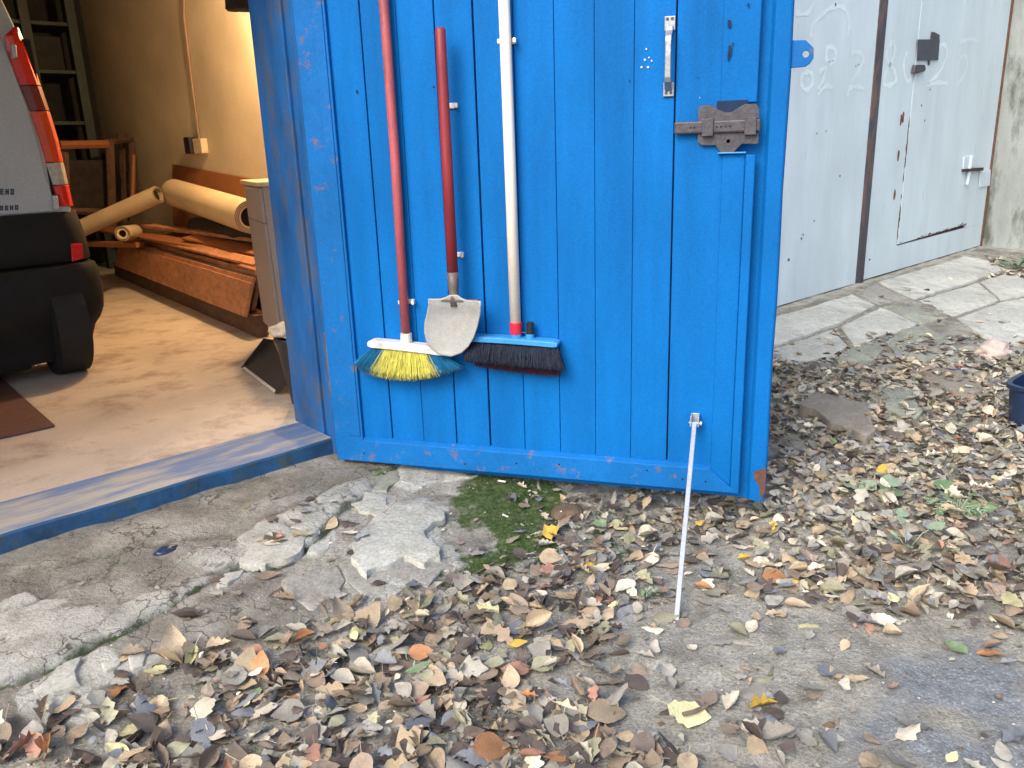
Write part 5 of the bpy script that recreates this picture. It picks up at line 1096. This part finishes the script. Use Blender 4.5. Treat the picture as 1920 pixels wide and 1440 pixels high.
# moss tufts
mb = MB(); k_ = 0
mm = C[..., 1]; cand = np.argwhere((mm > .06) & (U > -1.2) & (U < 2) & (V > .2))
for _ in range(16000):
    i, j = cand[rr.randrange(len(cand))]
    if rr.random() > mm[i, j] ** 1.5 or fbm(np.array(us[i] * 14.), np.array(vs_[j] * 14.), 51) < -.12: continue
    u = us[i] + rr.uniform(-.01, .01); v = vs_[j] + rr.uniform(-.01, .01); p = W(u, v, gz(u, v)); a = rr.uniform(0, 6.3); h = rr.uniform(.003, .009); w_ = rr.uniform(.0012, .003); d = np.array([math.cos(a), math.sin(a), 0]); e = np.array([-d[1], d[0], 0])
    mb.add([p - e * w_, p + e * w_, p + d * h * rr.uniform(.2, .9) + EZ * h], [(0, 1, 2)])
tag(mb.build('moss', M['moss'], normals=False), 'green moss growing on the cement under the blue door', 'moss', kind='stuff')

# loose grit and pebbles on the bare dirt
mb = MB(); ico = [(0, 0, 1), (.9, 0, .1), (-.3, .85, .1), (-.7, -.6, .1), (.2, -.9, .1), (0, 0, -.5)]
for _ in range(15000):
    u, v = rr.uniform(-3.2, 4.2), rr.uniform(.35, 3.3); s = min(.02, .0024 * math.exp(rr.gauss(0, .6)))
    if v < edge_v(u) and u < .5 and rr.random() < .8: continue
    p = W(u, v, gz(u, v) + s * .2); a = rr.uniform(0, 6.3); c, sn = math.cos(a), math.sin(a)
    mb.add([p + np.array([(x * c - y * sn) * s, (x * sn + y * c) * s * .8, z * s * .7]) for x, y, z in ico], [(0, 1, 2), (0, 2, 3), (0, 3, 4), (0, 4, 1), (5, 2, 1), (5, 3, 2), (5, 4, 3), (5, 1, 4)], rr.choice([0, 0, 1, 2]))
tag(mb.build('grit', [M['slabgrey'], M['slabpale'], M['stone']], normals=False), 'fine grit and pebbles scattered over the bare dirt', 'grit', kind='stuff')

# twigs
for pts, r_, lb in [([(1698, 785), (1715, 805), (1736, 826)], .009, 'thick dark twig below the greenish flat stone'), ([(1768, 780), (1745, 805), (1738, 820)], .005, 'thin twig meeting the thick dark twig'), ([(1450, 925 - 60), (1500, 900), (1540, 905)], .003, 'thin twig beside the door corner'),
                    ([(880, 1092), (905, 1078), (925, 1066)], .004, 'thin pale twig below the moss'), ([(385, 1243), (420, 1232), (452, 1226)], .003, 'thin dark twig near the small upright leaves'), ([(1128, 1378), (1142, 1400), (1152, 1418)], .003, 'thin dark twig in the front litter'),
                    ([(1292, 1312), (1305, 1322), (1320, 1330)], .003, 'thin stalk touching the pale yellow leaf'), ([(1280, 1352), (1300, 1347), (1325, 1336)], .006, 'short thick pale stalk under the pale yellow leaf'), ([(1608, 1040), (1660, 1045), (1700, 1032)], .003, 'thin twig left of the weeds')]:
    q = MB(); q.tube([gpt(x, y) + EZ * .022 for x, y in pts], r_, 7); tag(q.build('twig', M['twig'], loc=gpt(*pts[0])), lb, 'twig', 'twigs on the ground')

# green weeds
def weed(name, cx, cy, n_, ls, m_, label, spread, up_=.6, cat='plant'):
    b = gpt(cx, cy); a0 = uv(b); b = W(a0[0], a0[1], gz(a0[0], a0[1])); T = thing(name, b, label, cat)
    st = MB(); lf_ = MB()
    for k in range(n_):
        a = rr.uniform(0, 6.3); L_ = rr.uniform(.3, 1) * spread; tip = b + np.array([math.cos(a) * L_, math.sin(a) * L_, L_ * up_ * rr.uniform(.3, 1) + .02]); mid_ = b * .5 + tip * .5 + EZ * .02
        st.tube([b, mid_, tip], .0022, 5)
        V_, F_ = SHP[rr.choice([1, 2, 3, 4, 7, 8])]; F_ = F_[:-3]; rm = rotm(a, rr.gauss(-.2, .3), rr.gauss(0, .3)); s = ls * rr.uniform(.7, 1.2); lf_.add([rm @ (p * s) + tip for p in V_[:50]], [tuple(map(int, f)) for f in F_], rr.choice([0, 0, 1]))
    st.build('stem', M['palegreen'], T, smooth=True); lf_.build('leaves', [m_, M['palegreen']], T, smooth=True, normals=False); return T
weed('weed', 1795, 968, 42, .05, M['green'], 'low green weed with many small leaves at the right', .14, .35)
weed('weed', 1905, 505, 30, .06, M['green'], 'dark green weeds at the foot of the stained cement wall', .25, .4)
weed('sprig', 1700, 1040, 4, .07, M['palegreen'], 'pale green sprig with upright stalk in the leaves', .13, .9)
weed('weed', 1215, 1116, 22, .022, M['green'], 'tiny fresh green tuft on the dirt left of the metal rod', .035, .6)
for (x, y, s_, k, yw, lb) in [(1592, 930, .12, 'palegreen', 2.9, 'broad grey-green leaf leftmost in the row of green leaves'), (1625, 928, .09, 'palegreen', .4, 'pale green leaf beside the broad grey-green one'), (1668, 918, .10, 'palegreen', 1.3, 'upright pale green leaf in the litter'), (1665, 938, .11, 'green', 2.2, 'dark green leaf below the upright pale one'), (1765, 925, .09, 'green', .2, 'rounded green leaf above the low weed'), (1688, 985, .06, 'palegreen', 1.2, 'small blue-green leaf on a stalk')]:
    V_, F_ = SHP[2]; a = uv(gpt(x, y)); p = W(a[0], a[1], gz(a[0], a[1]) + .035); q = MB(); rm = rotm(yw, -.15, .15); V2 = V_.copy(); V2[:, 1] *= 1.15; q.add([rm @ (pp * s_) + p for pp in V2], [tuple(map(int, f)) for f in F_]); tag(q.build('green_leaf', M[k], loc=p, smooth=True, normals=False), lb, 'leaf', 'green leaves in the litter')
